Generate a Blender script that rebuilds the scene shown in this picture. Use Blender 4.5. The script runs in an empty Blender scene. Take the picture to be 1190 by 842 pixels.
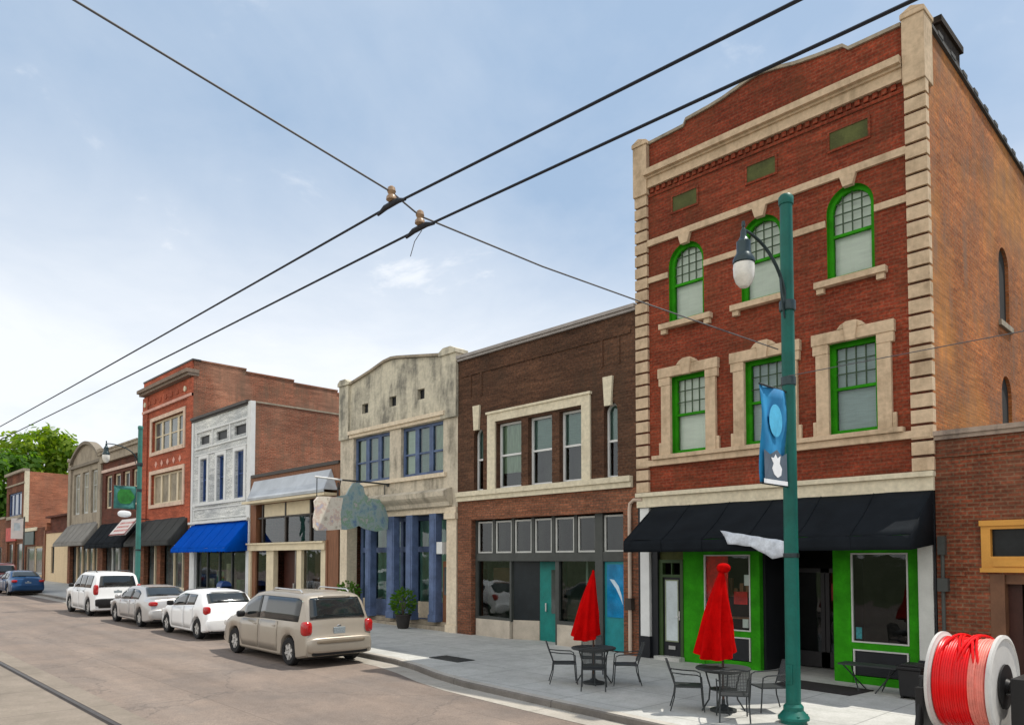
import bpy, math, random
from mathutils import Vector, Matrix
random.seed(7)
R = math.radians
SC = bpy.context.scene
COL = SC.collection

# ------------------------------------------------------------------ camera
YAW = math.atan(847 / 880.0)
cd = bpy.data.cameras.new('camera')
cam = bpy.data.objects.new('camera', cd)
COL.objects.link(cam)
cd.sensor_width = 36.0
cd.lens = 36.0 * 880 / 1190
cd.shift_y = 193.0 / 1190
cd.clip_end = 6000
cd.clip_start = 0.1
cam.location = (0, 0, 2.5)
cam.rotation_euler = (R(90) + math.atan(36 / 880.0), 0, R(90) - YAW)
SC.camera = cam

# ------------------------------------------------------------------ sky, sun, exposure
SUNV = Vector((0.25, 0.45, 1.0)).normalized()
W = bpy.data.worlds.new('World')
SC.world = W
W.use_nodes = True
nt = W.node_tree
N = nt.nodes
L = nt.links
bg = N['Background']
sky = N.new('ShaderNodeTexSky')
sky.sky_type = 'NISHITA'
sky.sun_disc = False
sky.sun_elevation = math.asin(SUNV.z)
sky.sun_rotation = math.atan2(SUNV.x, SUNV.y)
sky.air_density = 1.0
sky.dust_density = 2.0
sky.ozone_density = 1.5
tc = N.new('ShaderNodeTexCoord')
sep = N.new('ShaderNodeSeparateXYZ')
L.new(tc.outputs['Generated'], sep.inputs[0])
addz = N.new('ShaderNodeMath'); addz.operation = 'ADD'; addz.inputs[1].default_value = 0.22
L.new(sep.outputs['Z'], addz.inputs[0])
dx = N.new('ShaderNodeMath'); dx.operation = 'DIVIDE'
dy = N.new('ShaderNodeMath'); dy.operation = 'DIVIDE'
L.new(sep.outputs['X'], dx.inputs[0]); L.new(addz.outputs[0], dx.inputs[1])
L.new(sep.outputs['Y'], dy.inputs[0]); L.new(addz.outputs[0], dy.inputs[1])
comb = N.new('ShaderNodeCombineXYZ')
L.new(dx.outputs[0], comb.inputs[0]); L.new(dy.outputs[0], comb.inputs[1])
nz = N.new('ShaderNodeTexNoise')
nz.inputs['Scale'].default_value = 1.15
nz.inputs['Detail'].default_value = 7
nz.inputs['Roughness'].default_value = 0.55
nz.inputs['Distortion'].default_value = 0.5
L.new(comb.outputs[0], nz.inputs['Vector'])
def mathn(op, a, b, clamp=False):
    m = N.new('ShaderNodeMath'); m.operation = op; m.use_clamp = clamp
    for k, v in enumerate((a, b)):
        if isinstance(v, (int, float)): m.inputs[k].default_value = v
        else: L.new(v, m.inputs[k])
    return m.outputs[0]
def maprange(src, a, b, c, d):
    m = N.new('ShaderNodeMapRange'); m.interpolation_type = 'SMOOTHSTEP'
    for k, v in zip(('From Min', 'From Max', 'To Min', 'To Max'), (a, b, c, d)): m.inputs[k].default_value = v
    L.new(src, m.inputs['Value'])
    return m.outputs[0]
nb = N.new('ShaderNodeTexNoise')
nb.inputs['Scale'].default_value = 3.4; nb.inputs['Detail'].default_value = 6; nb.inputs['Roughness'].default_value = 0.6; nb.inputs['Distortion'].default_value = 0.3
L.new(comb.outputs[0], nb.inputs['Vector'])
low = maprange(sep.outputs['Z'], 0.16, 0.50, 1.0, 0.0)        # cloud thickens towards the horizon
behind = maprange(sep.outputs['Y'], -0.05, -0.6, 0.0, 1.0)    # unseen bright sky added behind the camera to lift the shaded fronts
thick = mathn('ADD', low, mathn('MULTIPLY', mathn('SUBTRACT', nz.outputs['Fac'], 0.47), 1.15))
thick = mathn('ADD', thick, mathn('MULTIPLY', mathn('SUBTRACT', nb.outputs['Fac'], 0.5), 0.35))
thick = mathn('ADD', thick, behind, True)
puff = maprange(nb.outputs['Fac'], 0.60, 0.72, 0.0, 0.35)
thick = mathn('ADD', thick, puff, True)
ccol = N.new('ShaderNodeMix'); ccol.data_type = 'RGBA'
ccol.inputs[6].default_value = (2.5, 3.4, 4.6, 1)
ccol.inputs[7].default_value = (6.5, 6.65, 6.8, 1)
L.new(thick, ccol.inputs[0])
mix = N.new('ShaderNodeMix'); mix.data_type = 'RGBA'
mix.inputs[0].default_value = 0.85
L.new(sky.outputs[0], mix.inputs[6])
cb2 = N.new('ShaderNodeMix'); cb2.data_type = 'RGBA'
cb2.inputs[7].default_value = (9.3, 9.1, 8.7, 1)
L.new(behind, cb2.inputs[0]); L.new(ccol.outputs[2], cb2.inputs[6])
L.new(cb2.outputs[2], mix.inputs[7])
L.new(mix.outputs[2], bg.inputs['Color'])
bg.inputs['Strength'].default_value = 0.10

sd = bpy.data.lights.new('sun', 'SUN')
sd.energy = 2.8
sd.angle = R(0.5)
sd.color = (1.0, 0.94, 0.84)
sun = bpy.data.objects.new('sun', sd)
COL.objects.link(sun)
sun.rotation_euler = SUNV.to_track_quat('Z', 'Y').to_euler()

SC.view_settings.view_transform = 'Standard'
SC.view_settings.look = 'None'
SC.view_settings.gamma = 1.0
SC.view_settings.exposure = 0.72
SC.view_settings.use_curve_mapping = False
try:
    SC.cycles.use_denoising = True
    SC.cycles.max_bounces = 6
    SC.cycles.transparent_max_bounces = 12
except Exception:
    pass

SLOPE = 0.012
def gz(x):
    return -SLOPE * (x + 11.0)
KERB_H = 0.13

# ------------------------------------------------------------------ materials
MATS = {}
def newmat(name):
    m = bpy.data.materials.new(name)
    m.use_nodes = True
    MATS[name] = m
    return m, m.node_tree.nodes, m.node_tree.links, m.node_tree.nodes['Principled BSDF']

def rgba(c, k=1.0):
    return (c[0] * k, c[1] * k, c[2] * k, 1)

def noise(N, L, vec, scale, detail=4, rough=0.6):
    n = N.new('ShaderNodeTexNoise')
    n.inputs['Scale'].default_value = scale
    n.inputs['Detail'].default_value = detail
    n.inputs['Roughness'].default_value = rough
    if vec is not None:
        L.new(vec, n.inputs['Vector'])
    return n

def ramp(N, L, src, p0, p1, c0=(0, 0, 0, 1), c1=(1, 1, 1, 1)):
    r = N.new('ShaderNodeValToRGB')
    r.color_ramp.elements[0].position = p0
    r.color_ramp.elements[1].position = p1
    r.color_ramp.elements[0].color = c0
    r.color_ramp.elements[1].color = c1
    L.new(src, r.inputs[0])
    return r

def mixc(N, L, fac, a, b, mode='MIX'):
    m = N.new('ShaderNodeMix')
    m.data_type = 'RGBA'
    m.blend_type = mode
    for sock, v in ((m.inputs[0], fac), (m.inputs[6], a), (m.inputs[7], b)):
        if isinstance(v, (int, float)):
            sock.default_value = v
        elif isinstance(v, tuple):
            sock.default_value = v
        else:
            L.new(v, sock)
    return m.outputs[2]

def plain(name, col, rough=0.6, var=0.18, scale=2.5, metal=0.0, spec=0.3, fine=30.0, bump=0.0, coat=0.0, stretch=None):
    m, N, L, P = newmat(name)
    t = N.new('ShaderNodeTexCoord')
    vec = t.outputs['Object']
    if stretch:
        mp = N.new('ShaderNodeMapping')
        mp.inputs['Scale'].default_value = stretch
        L.new(vec, mp.inputs[0])
        vec = mp.outputs[0]
    n1 = noise(N, L, vec, scale)
    n2 = noise(N, L, vec, fine, 2)
    r1 = ramp(N, L, n1.outputs['Fac'], 0.3, 0.7, rgba(col, 1 - var), rgba(col, 1 + var * 0.7))
    r2 = ramp(N, L, n2.outputs['Fac'], 0.3, 0.7, rgba((1 - var * .5,) * 3), rgba((1, 1, 1)))
    c = mixc(N, L, 1.0, r1.outputs[0], r2.outputs[0], 'MULTIPLY')
    L.new(c, P.inputs['Base Color'])
    P.inputs['Roughness'].default_value = rough
    P.inputs['Metallic'].default_value = metal
    P.inputs['Specular IOR Level'].default_value = spec
    if coat:
        P.inputs['Coat Weight'].default_value = coat
        P.inputs['Coat Roughness'].default_value = 0.05
    if bump:
        b = N.new('ShaderNodeBump')
        b.inputs['Strength'].default_value = bump
        b.inputs['Distance'].default_value = 0.02
        L.new(n2.outputs['Fac'], b.inputs['Height'])
        L.new(b.outputs[0], P.inputs['Normal'])
    return m

def wallvec(N, L):
    """x or y along the wall, z up, whatever way the wall faces"""
    t = N.new('ShaderNodeTexCoord')
    g = N.new('ShaderNodeNewGeometry')
    sp = N.new('ShaderNodeSeparateXYZ'); L.new(t.outputs['Object'], sp.inputs[0])
    sn = N.new('ShaderNodeSeparateXYZ'); L.new(g.outputs['True Normal'], sn.inputs[0])
    ab = N.new('ShaderNodeMath'); ab.operation = 'ABSOLUTE'; L.new(sn.outputs[0], ab.inputs[0])
    gt = N.new('ShaderNodeMath'); gt.operation = 'GREATER_THAN'; L.new(ab.outputs[0], gt.inputs[0]); gt.inputs[1].default_value = 0.6
    mx = N.new('ShaderNodeMix'); mx.data_type = 'FLOAT'
    L.new(gt.outputs[0], mx.inputs[0]); L.new(sp.outputs[0], mx.inputs[2]); L.new(sp.outputs[1], mx.inputs[3])
    cb = N.new('ShaderNodeCombineXYZ')
    L.new(mx.outputs[0], cb.inputs[0]); L.new(sp.outputs[2], cb.inputs[1])
    return cb.outputs[0]

def brick(name, a, b, mortar, stain=0.35, stain_col=(0.06, 0.05, 0.045), bw=0.22, bh=0.075, patch=None, patch_amt=0.5, mort=0.012, seed=0.0, big=0.5):
    m, N, L, P = newmat(name)
    v0 = wallvec(N, L)
    mp = N.new('ShaderNodeMapping'); mp.inputs['Location'].default_value = (seed * 3.1, seed * 1.7, seed)
    L.new(v0, mp.inputs[0])
    v = mp.outputs[0]
    br = N.new('ShaderNodeTexBrick')
    br.inputs['Scale'].default_value = 1.0
    br.inputs['Brick Width'].default_value = bw
    br.inputs['Row Height'].default_value = bh
    br.inputs['Mortar Size'].default_value = mort
    br.inputs['Mortar Smooth'].default_value = 0.2
    br.inputs['Bias'].default_value = -0.1
    br.inputs['Color1'].default_value = rgba(a)
    br.inputs['Color2'].default_value = rgba(b)
    br.inputs['Mortar'].default_value = rgba(mortar)
    L.new(v, br.inputs['Vector'])
    c = br.outputs['Color']
    n0 = noise(N, L, v, 14.0, 3)
    r0 = ramp(N, L, n0.outputs['Fac'], 0.3, 0.7, (0.58, 0.58, 0.58, 1), (1.32, 1.28, 1.24, 1))
    c = mixc(N, L, 1.0, c, r0.outputs[0], 'MULTIPLY')
    if patch:
        n3 = noise(N, L, v, big, 5, 0.6)
        r3 = ramp(N, L, n3.outputs['Fac'], 0.46, 0.60)
        f = N.new('ShaderNodeMath'); f.operation = 'MULTIPLY'; f.inputs[1].default_value = patch_amt
        L.new(r3.outputs[0], f.inputs[0])
        c = mixc(N, L, f.outputs[0], c, rgba(patch))
    # uneven firing: broad tone shifts and course-by-course streaks
    nA = noise(N, L, v, 0.42, 4, 0.6)
    rA = ramp(N, L, nA.outputs['Fac'], 0.34, 0.66, (0.72, 0.73, 0.75, 1), (1.2, 1.18, 1.14, 1))
    c = mixc(N, L, 1.0, c, rA.outputs[0], 'MULTIPLY')
    mB = N.new('ShaderNodeMapping'); mB.inputs['Scale'].default_value = (0.7, 5.0, 1); L.new(v, mB.inputs[0])
    nB = noise(N, L, mB.outputs[0], 1.3, 4, 0.7)
    rB = ramp(N, L, nB.outputs['Fac'], 0.36, 0.64, (0.74, 0.74, 0.74, 1), (1.22, 1.2, 1.18, 1))
    c = mixc(N, L, 1.0, c, rB.outputs[0], 'MULTIPLY')
    # dirt: broad blotches and vertical streaks
    n1 = noise(N, L, v, 0.9, 6, 0.65)
    ms = N.new('ShaderNodeMapping'); ms.inputs['Scale'].default_value = (2.2, 0.22, 1); L.new(v, ms.inputs[0])
    n2 = noise(N, L, ms.outputs[0], 1.6, 5)
    mm = N.new('ShaderNodeMath'); mm.operation = 'MULTIPLY'; L.new(n1.outputs['Fac'], mm.inputs[0]); L.new(n2.outputs['Fac'], mm.inputs[1])
    r1 = ramp(N, L, mm.outputs[0], 0.20, 0.42)
    f2 = N.new('ShaderNodeMath'); f2.operation = 'MULTIPLY'; f2.inputs[1].default_value = stain; L.new(r1.outputs[0], f2.inputs[0])
    c = mixc(N, L, f2.outputs[0], c, rgba(stain_col))
    L.new(c, P.inputs['Base Color'])
    P.inputs['Roughness'].default_value = 0.9
    P.inputs['Specular IOR Level'].default_value = 0.15
    bp = N.new('ShaderNodeBump'); bp.inputs['Strength'].default_value = 0.5; bp.inputs['Distance'].default_value = 0.01
    inv = N.new('ShaderNodeMath'); inv.operation = 'SUBTRACT'; inv.inputs[0].default_value = 1.0; L.new(br.outputs['Fac'], inv.inputs[1])
    L.new(inv.outputs[0], bp.inputs['Height']); L.new(bp.outputs[0], P.inputs['Normal'])
    return m

def stucco(name, col, dark, amt=0.6, scale=0.7, lo=0.22, hi=0.40, rough=0.9):
    m, N, L, P = newmat(name)
    v = wallvec(N, L)
    n1 = noise(N, L, v, scale, 7, 0.7)
    ms = N.new('ShaderNodeMapping'); ms.inputs['Scale'].default_value = (1.8, 0.35, 1); L.new(v, ms.inputs[0])
    n2 = noise(N, L, ms.outputs[0], 1.4, 6, 0.65)
    mm = N.new('ShaderNodeMath'); mm.operation = 'MULTIPLY'; L.new(n1.outputs['Fac'], mm.inputs[0]); L.new(n2.outputs['Fac'], mm.inputs[1])
    r1 = ramp(N, L, mm.outputs[0], lo, hi)
    f = N.new('ShaderNodeMath'); f.operation = 'MULTIPLY'; f.inputs[1].default_value = amt; L.new(r1.outputs[0], f.inputs[0])
    n3 = noise(N, L, v, 9.0, 4)
    r3 = ramp(N, L, n3.outputs['Fac'], 0.3, 0.7, (0.82, 0.82, 0.8, 1), (1.08, 1.06, 1.04, 1))
    c = mixc(N, L, f.outputs[0], rgba(col), rgba(dark))
    c = mixc(N, L, 1.0, c, r3.outputs[0], 'MULTIPLY')
    L.new(c, P.inputs['Base Color'])
    P.inputs['Roughness'].default_value = rough
    P.inputs['Specular IOR Level'].default_value = 0.2
    bp = N.new('ShaderNodeBump'); bp.inputs['Strength'].default_value = 0.4; bp.inputs['Distance'].default_value = 0.015
    L.new(n3.outputs['Fac'], bp.inputs['Height']); L.new(bp.outputs[0], P.inputs['Normal'])
    return m

def glassmat(name, tint, gloss_col=(0.9, 0.95, 1.0), ior=1.5, rough=0.02):
    m = bpy.data.materials.new(name); m.use_nodes = True; MATS[name] = m
    N = m.node_tree.nodes; L = m.node_tree.links
    N.remove(N['Principled BSDF'])
    out = N['Material Output']
    tr = N.new('ShaderNodeBsdfTransparent'); tr.inputs[0].default_value = rgba(tint)
    gl = N.new('ShaderNodeBsdfGlossy'); gl.inputs['Color'].default_value = rgba(gloss_col); gl.inputs['Roughness'].default_value = rough
    t = N.new('ShaderNodeTexCoord')
    nn = noise(N, L, t.outputs['Object'], 1.3, 2)
    bp = N.new('ShaderNodeBump'); bp.inputs['Strength'].default_value = 0.10; bp.inputs['Distance'].default_value = 0.05
    L.new(nn.outputs['Fac'], bp.inputs['Height']); L.new(bp.outputs[0], gl.inputs['Normal'])
    fr = N.new('ShaderNodeFresnel'); fr.inputs['IOR'].default_value = ior
    mx = N.new('ShaderNodeMixShader')
    L.new(fr.outputs[0], mx.inputs[0]); L.new(tr.outputs[0], mx.inputs[1]); L.new(gl.outputs[0], mx.inputs[2])
    L.new(mx.outputs[0], out.inputs['Surface'])
    return m

# palette
brick_red = brick('brick_deep_red', (0.27, 0.052, 0.026), (0.19, 0.036, 0.019), (0.22, 0.075, 0.045), stain=0.6, stain_col=(0.11, 0.045, 0.022))
brick_side = brick('brick_orange_side', (0.46, 0.150, 0.045), (0.31, 0.092, 0.032), (0.34, 0.17, 0.075), stain=0.8, stain_col=(0.20, 0.125, 0.085), patch=(0.46, 0.21, 0.06), patch_amt=0.75, big=0.2)
brick_brown = brick('brick_dark_brown', (0.120, 0.060, 0.036), (0.078, 0.039, 0.025), (0.10, 0.06, 0.042), stain=0.5, stain_col=(0.055, 0.04, 0.028), seed=2)
brick_brownred = brick('brick_brown_red', (0.27, 0.105, 0.06), (0.175, 0.072, 0.042), (0.15, 0.09, 0.06), stain=0.3, seed=3)
brick_low = brick('brick_weathered_red', (0.215, 0.056, 0.029), (0.125, 0.036, 0.02), (0.165, 0.095, 0.06), stain=0.6, stain_col=(0.05, 0.026, 0.018), patch=(0.22, 0.11, 0.07), patch_amt=0.3, big=0.5, seed=4, mort=0.015)
brick_party = brick('brick_party_wall', (0.36, 0.125, 0.075), (0.25, 0.085, 0.05), (0.32, 0.2, 0.14), stain=0.85, stain_col=(0.17, 0.115, 0.08), patch=(0.40, 0.22, 0.15), patch_amt=0.65, big=0.35, seed=5)
brick_bright = brick('brick_bright_red', (0.46, 0.105, 0.055), (0.38, 0.08, 0.042), (0.38, 0.14, 0.09), stain=0.25, stain_col=(0.22, 0.09, 0.06), seed=6)
brick_far = brick('brick_far_orange', (0.42, 0.15, 0.085), (0.33, 0.11, 0.06), (0.36, 0.2, 0.14), stain=0.4, stain_col=(0.28, 0.16, 0.11), patch=(0.46, 0.22, 0.13), patch_amt=0.5, seed=7)
brick_dark = brick('brick_dark_red', (0.17, 0.05, 0.035), (0.12, 0.04, 0.03), (0.12, 0.07, 0.05), stain=0.4, seed=8)
stone = stucco('limestone', (0.60, 0.46, 0.32), (0.30, 0.22, 0.14), amt=0.75, scale=1.2)
stone_cream = stucco('cream_painted_stone', (0.70, 0.64, 0.49), (0.42, 0.36, 0.26), amt=0.45, scale=1.0)
stone_grey = stucco('grey_stone', (0.37, 0.32, 0.25), (0.14, 0.12, 0.10), amt=0.8)
stucco_beige = stucco('weathered_beige_stucco', (0.58, 0.52, 0.42), (0.20, 0.185, 0.15), amt=0.85, scale=0.8, lo=0.215, hi=0.36)
stucco_top = stucco('blackened_beige_stucco', (0.60, 0.56, 0.45), (0.17, 0.165, 0.145), amt=0.9, scale=0.9, lo=0.195, hi=0.35)
stucco_low = stucco('beige_render', (0.72, 0.62, 0.48), (0.42, 0.35, 0.25), amt=0.5)
white_brick = brick('white_painted_brick', (0.72, 0.75, 0.76), (0.65, 0.69, 0.71), (0.58, 0.62, 0.64), stain=0.35, stain_col=(0.5, 0.54, 0.55), seed=9)
tan_render = stucco('tan_render', (0.66, 0.52, 0.34), (0.45, 0.34, 0.22), amt=0.4)
white_paint = plain('white_paint', (0.70, 0.71, 0.70), 0.5, 0.08)
grey_white = plain('grey_white_paint', (0.52, 0.53, 0.50), 0.5, 0.12)
cream_paint = plain('cream_paint', (0.68, 0.58, 0.40), 0.5, 0.12)
black_paint = plain('black_paint', (0.012, 0.014, 0.018), 0.45, 0.2)
green_paint = plain('bright_green_paint', (0.030, 0.27, 0.006), 0.7, 0.32, spec=0.1)
green_dull = plain('dull_green_panel', (0.085, 0.095, 0.028), 0.8, 0.45, 2.2)
brown_frame = plain('dark_brown_frame', (0.045, 0.036, 0.03), 0.5, 0.2)
grey_frame = plain('dark_grey_frame', (0.06, 0.065, 0.06), 0.5, 0.2)
wood_brown = plain('brown_boards', (0.23, 0.10, 0.05), 0.65, 0.3, 3, stretch=(4, 4, 0.5))
door_brown = plain('dark_red_door', (0.055, 0.018, 0.012), 0.5, 0.3)
blue_paint = plain('blue_paint', (0.10, 0.145, 0.265), 0.6, 0.3)
navy_paint = plain('navy_paint', (0.04, 0.085, 0.25), 0.5, 0.2)
teal_paint = plain('teal_paint', (0.015, 0.24, 0.26), 0.45, 0.2)
teal_dark = plain('dark_teal_door', (0.006, 0.19, 0.165), 0.45, 0.25)
teal_blue = plain('bright_blue_panel', (0.01, 0.27, 0.50), 0.35, 0.3, 1.5)
orange_frame = plain('ochre_frame', (0.60, 0.29, 0.055), 0.5, 0.12)
blind_mat = plain('window_blind', (0.86, 0.86, 0.80), 0.8, 0.1, 1.5, stretch=(1, 1, 6))
blind_blue = plain('grey_blue_blind', (0.42, 0.50, 0.52), 0.8, 0.15, 3, stretch=(1, 1, 12))
curtain = plain('pale_curtain', (0.62, 0.64, 0.54), 0.9, 0.25, 4, stretch=(5, 5, 0.6))
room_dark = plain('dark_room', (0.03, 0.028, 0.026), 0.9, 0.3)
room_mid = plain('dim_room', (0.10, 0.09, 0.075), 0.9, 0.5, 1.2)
awning_black = plain('black_canvas', (0.012, 0.015, 0.019), 0.9, 0.25, 1.5, spec=0.08)
awning_char = plain('charcoal_canvas', (0.045, 0.047, 0.045), 0.9, 0.2, 1.5)
awning_grey = plain('grey_canvas', (0.23, 0.22, 0.20), 0.9, 0.2, 1.5)
awning_blue = plain('blue_canvas', (0.0005, 0.075, 0.46), 0.9, 0.1, 1.5, spec=0.04)
metal_hood = plain('galvanised_sheet', (0.50, 0.53, 0.56), 0.5, 0.2, 1.0, metal=0.2, spec=0.4)
roof_felt = plain('roof_felt', (0.08, 0.08, 0.08), 0.95)
pole_green = plain('green_lamp_paint', (0.002, 0.115, 0.09), 0.45, 0.25, 2.0, spec=0.3)
pole_far = plain('weathered_green_paint', (0.05, 0.20, 0.17), 0.5, 0.2)
iron = plain('wrought_iron', (0.035, 0.04, 0.042), 0.5, 0.2, spec=0.3)
lamp_metal = plain('dark_lamp_metal', (0.03, 0.05, 0.055), 0.3, 0.2, metal=0.5, spec=0.5)
red_cloth = plain('red_canvas', (0.46, 0.002, 0.002), 0.9, 0.2, 6, spec=0.04)
chrome = plain('brushed_metal', (0.6, 0.6, 0.6), 0.3, 0.1, metal=1.0)
wire_mat = plain('dark_wire', (0.012, 0.014, 0.022), 0.5, 0.1)
span_mat = plain('grey_cable', (0.10, 0.10, 0.105), 0.6, 0.1)
porcelain = plain('brown_insulator', (0.34, 0.22, 0.13), 0.35, 0.25, 12)
tyre_mat = plain('tyre_rubber', (0.016, 0.016, 0.017), 0.85, 0.2)
rim_mat = plain('alloy_rim', (0.50, 0.49, 0.47), 0.35, 0.12, metal=0.15)
trim_black = plain('black_trim', (0.014, 0.014, 0.015), 0.5, 0.15)
car_glass = plain('tinted_car_glass', (0.018, 0.024, 0.026), 0.05, 0.3, 2.0, spec=0.75)
tail_red = plain('red_lens', (0.42, 0.012, 0.012), 0.15, 0.15, 20, spec=0.6)
lens_clear = plain('clear_lens', (0.6, 0.58, 0.55), 0.15, 0.1, spec=0.6)
plate_mat = plain('plate_metal', (0.28, 0.32, 0.34), 0.5, 0.25, 30)
paint_gold = plain('champagne_paint', (0.36, 0.32, 0.265), 0.34, 0.06, 1.0, metal=0.3, coat=0.4)
paint_white = plain('white_car_paint', (0.80, 0.81, 0.81), 0.3, 0.04, 1.0, coat=0.5)
paint_silver = plain('silver_car_paint', (0.46, 0.45, 0.44), 0.32, 0.06, 1.0, metal=0.4, coat=0.5)
paint_blue = plain('blue_car_paint', (0.006, 0.05, 0.14), 0.3, 0.1, 1.0, metal=0.3, coat=0.6)
paint_maroon = plain('maroon_car_paint', (0.10, 0.022, 0.018), 0.3, 0.1, 1.0, coat=0.5)
pot_mat = plain('dark_clay_pot', (0.035, 0.032, 0.03), 0.7, 0.3)
leaf_dark = plain('potted_leaf', (0.035, 0.10, 0.025), 0.6, 0.4, 5)
cable_red = plain('red_conduit', (0.72, 0.002, 0.004), 0.35, 0.12, 6, spec=0.3)
cable_pink = plain('faded_pink_conduit', (0.78, 0.24, 0.19), 0.45, 0.2, 8)
flange_mat = plain('white_reel_flange', (0.56, 0.55, 0.53), 0.5, 0.12, 4)
mat_rubber = plain('rubber_mat', (0.03, 0.026, 0.026), 0.95, 0.2, 10)
pipe_mat = plain('pale_pipe', (0.55, 0.43, 0.34), 0.5, 0.15)
glass = glassmat('window_glass', (0.88, 0.94, 0.90))
glass_dark = glassmat('shop_glass', (0.5, 0.56, 0.53), ior=1.6)
glass_green = glassmat('greenish_glass', (0.62, 0.76, 0.68), ior=1.7)
glass_far = plain('distant_window_glass', (0.10, 0.12, 0.12), 0.08, 0.6, 0.9, spec=0.6)
glass_blue = plain('bluish_window_glass', (0.03, 0.06, 0.14), 0.08, 0.5, 1.2, spec=0.6)
lantern_glass = plain('frosted_lantern_glass', (0.72, 0.70, 0.64), 0.12, 0.15, 8, spec=0.6)
concrete_ramp = plain('pale_bulkhead', (0.50, 0.44, 0.36), 0.85, 0.2, 2)

bar_mat = plain('dark_glazing_bar', (0.05, 0.085, 0.045), 0.6, 0.2)
def bark_mat():
    return plain('tree_bark', (0.10, 0.075, 0.05), 0.9, 0.4, 4)
bark = bark_mat()

def leaf_mat(name, c1, c2):
    m, N, L, P = newmat(name)
    g = N.new('ShaderNodeNewGeometry')
    r = ramp(N, L, g.outputs['Random Per Island'], 0.0, 1.0, rgba(c1), rgba(c2))
    L.new(r.outputs[0], P.inputs['Base Color'])
    P.inputs['Roughness'].default_value = 0.6
    P.inputs['Specular IOR Level'].default_value = 0.2
    tr = N.new('ShaderNodeBsdfTranslucent')
    mc = mixc(N, L, 1.0, r.outputs[0], (1.7, 1.8, 0.5, 1), 'MULTIPLY')
    L.new(mc, tr.inputs[0])
    mx = N.new('ShaderNodeMixShader'); mx.inputs[0].default_value = 0.5
    L.new(P.outputs[0], mx.inputs[1]); L.new(tr.outputs[0], mx.inputs[2])
    L.new(mx.outputs[0], N['Material Output'].inputs['Surface'])
    return m
leaf_bright = leaf_mat('bright_leaves', (0.075, 0.15, 0.012), (0.20, 0.27, 0.025))
leaf_mid = leaf_mat('mid_green_leaves', (0.04, 0.11, 0.015), (0.10, 0.19, 0.03))

def road_mat():
    m, N, L, P = newmat('worn_pale_asphalt')
    t = N.new('ShaderNodeTexCoord')
    v = t.outputs['Object']
    ms = N.new('ShaderNodeMapping'); ms.inputs['Scale'].default_value = (0.08, 1.1, 1); L.new(v, ms.inputs[0])
    n1 = noise(N, L, ms.outputs[0], 1.0, 5, 0.6)
    n2 = noise(N, L, v, 0.55, 6, 0.65)
    n3 = noise(N, L, v, 40.0, 3, 0.7)
    r1 = ramp(N, L, n1.outputs['Fac'], 0.32, 0.68, (0.185, 0.150, 0.127, 1), (0.250, 0.205, 0.174, 1))
    r2 = ramp(N, L, n2.outputs['Fac'], 0.35, 0.62, (0.82, 0.84, 0.86, 1), (1.06, 1.03, 1.0, 1))
    r3 = ramp(N, L, n3.outputs['Fac'], 0.3, 0.7, (0.74, 0.74, 0.74, 1), (1.2, 1.2, 1.2, 1))
    c = mixc(N, L, 1.0, r1.outputs[0], r2.outputs[0], 'MULTIPLY')
    c = mixc(N, L, 1.0, c, r3.outputs[0], 'MULTIPLY')
    # tar-sealed cracks
    vo = N.new('ShaderNodeTexVoronoi'); vo.feature = 'DISTANCE_TO_EDGE'
    n4 = noise(N, L, v, 1.5, 4)
    va = N.new('ShaderNodeVectorMath'); va.operation = 'SCALE'; va.inputs['Scale'].default_value = 0.9; L.new(n4.outputs['Color'], va.inputs[0])
    vb = N.new('ShaderNodeVectorMath'); vb.operation = 'ADD'; L.new(v, vb.inputs[0]); L.new(va.outputs[0], vb.inputs[1])
    vo.inputs['Scale'].default_value = 0.23
    L.new(vb.outputs[0], vo.inputs['Vector'])
    rc = ramp(N, L, vo.outputs['Distance'], 0.0, 0.008, (0.6, 0.6, 0.6, 1), (0, 0, 0, 1))
    c = mixc(N, L, rc.outputs[0], c, (0.09, 0.08, 0.075, 1))
    n9 = noise(N, L, v, 5.0, 5, 0.7)
    r9 = ramp(N, L, n9.outputs['Fac'], 0.35, 0.65, (0.91, 0.91, 0.92, 1), (1.06, 1.06, 1.06, 1))
    c = mixc(N, L, 1.0, c, r9.outputs[0], 'MULTIPLY')
    # oil drips and square asphalt repairs
    n7 = noise(N, L, v, 1.7, 3, 0.5)
    r7 = ramp(N, L, n7.outputs['Fac'], 0.66, 0.78, (0, 0, 0, 1), (0.28, 0.28, 0.28, 1))
    c = mixc(N, L, r7.outputs[0], c, (0.07, 0.06, 0.055, 1))
    bk = N.new('ShaderNodeTexBrick'); bk.offset = 0.37; bk.inputs['Scale'].default_value = 1.0; bk.inputs['Brick Width'].default_value = 7.3; bk.inputs['Row Height'].default_value = 2.9; bk.inputs['Mortar Size'].default_value = 0.012
    bk.inputs['Color1'].default_value = (0.86, 0.86, 0.87, 1); bk.inputs['Color2'].default_value = (1.1, 1.08, 1.05, 1); bk.inputs['Mortar'].default_value = (0.55, 0.55, 0.55, 1)
    L.new(v, bk.inputs['Vector'])
    c = mixc(N, L, 0.55, c, mixc(N, L, 1.0, c, bk.outputs['Color'], 'MULTIPLY'))
    L.new(c, P.inputs['Base Color'])
    P.inputs['Roughness'].default_value = 0.85
    P.inputs['Specular IOR Level'].default_value = 0.25
    b = N.new('ShaderNodeBump'); b.inputs['Strength'].default_value = 0.3; b.inputs['Distance'].default_value = 0.01
    L.new(n3.outputs['Fac'], b.inputs['Height']); L.new(b.outputs[0], P.inputs['Normal'])
    return m

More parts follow.
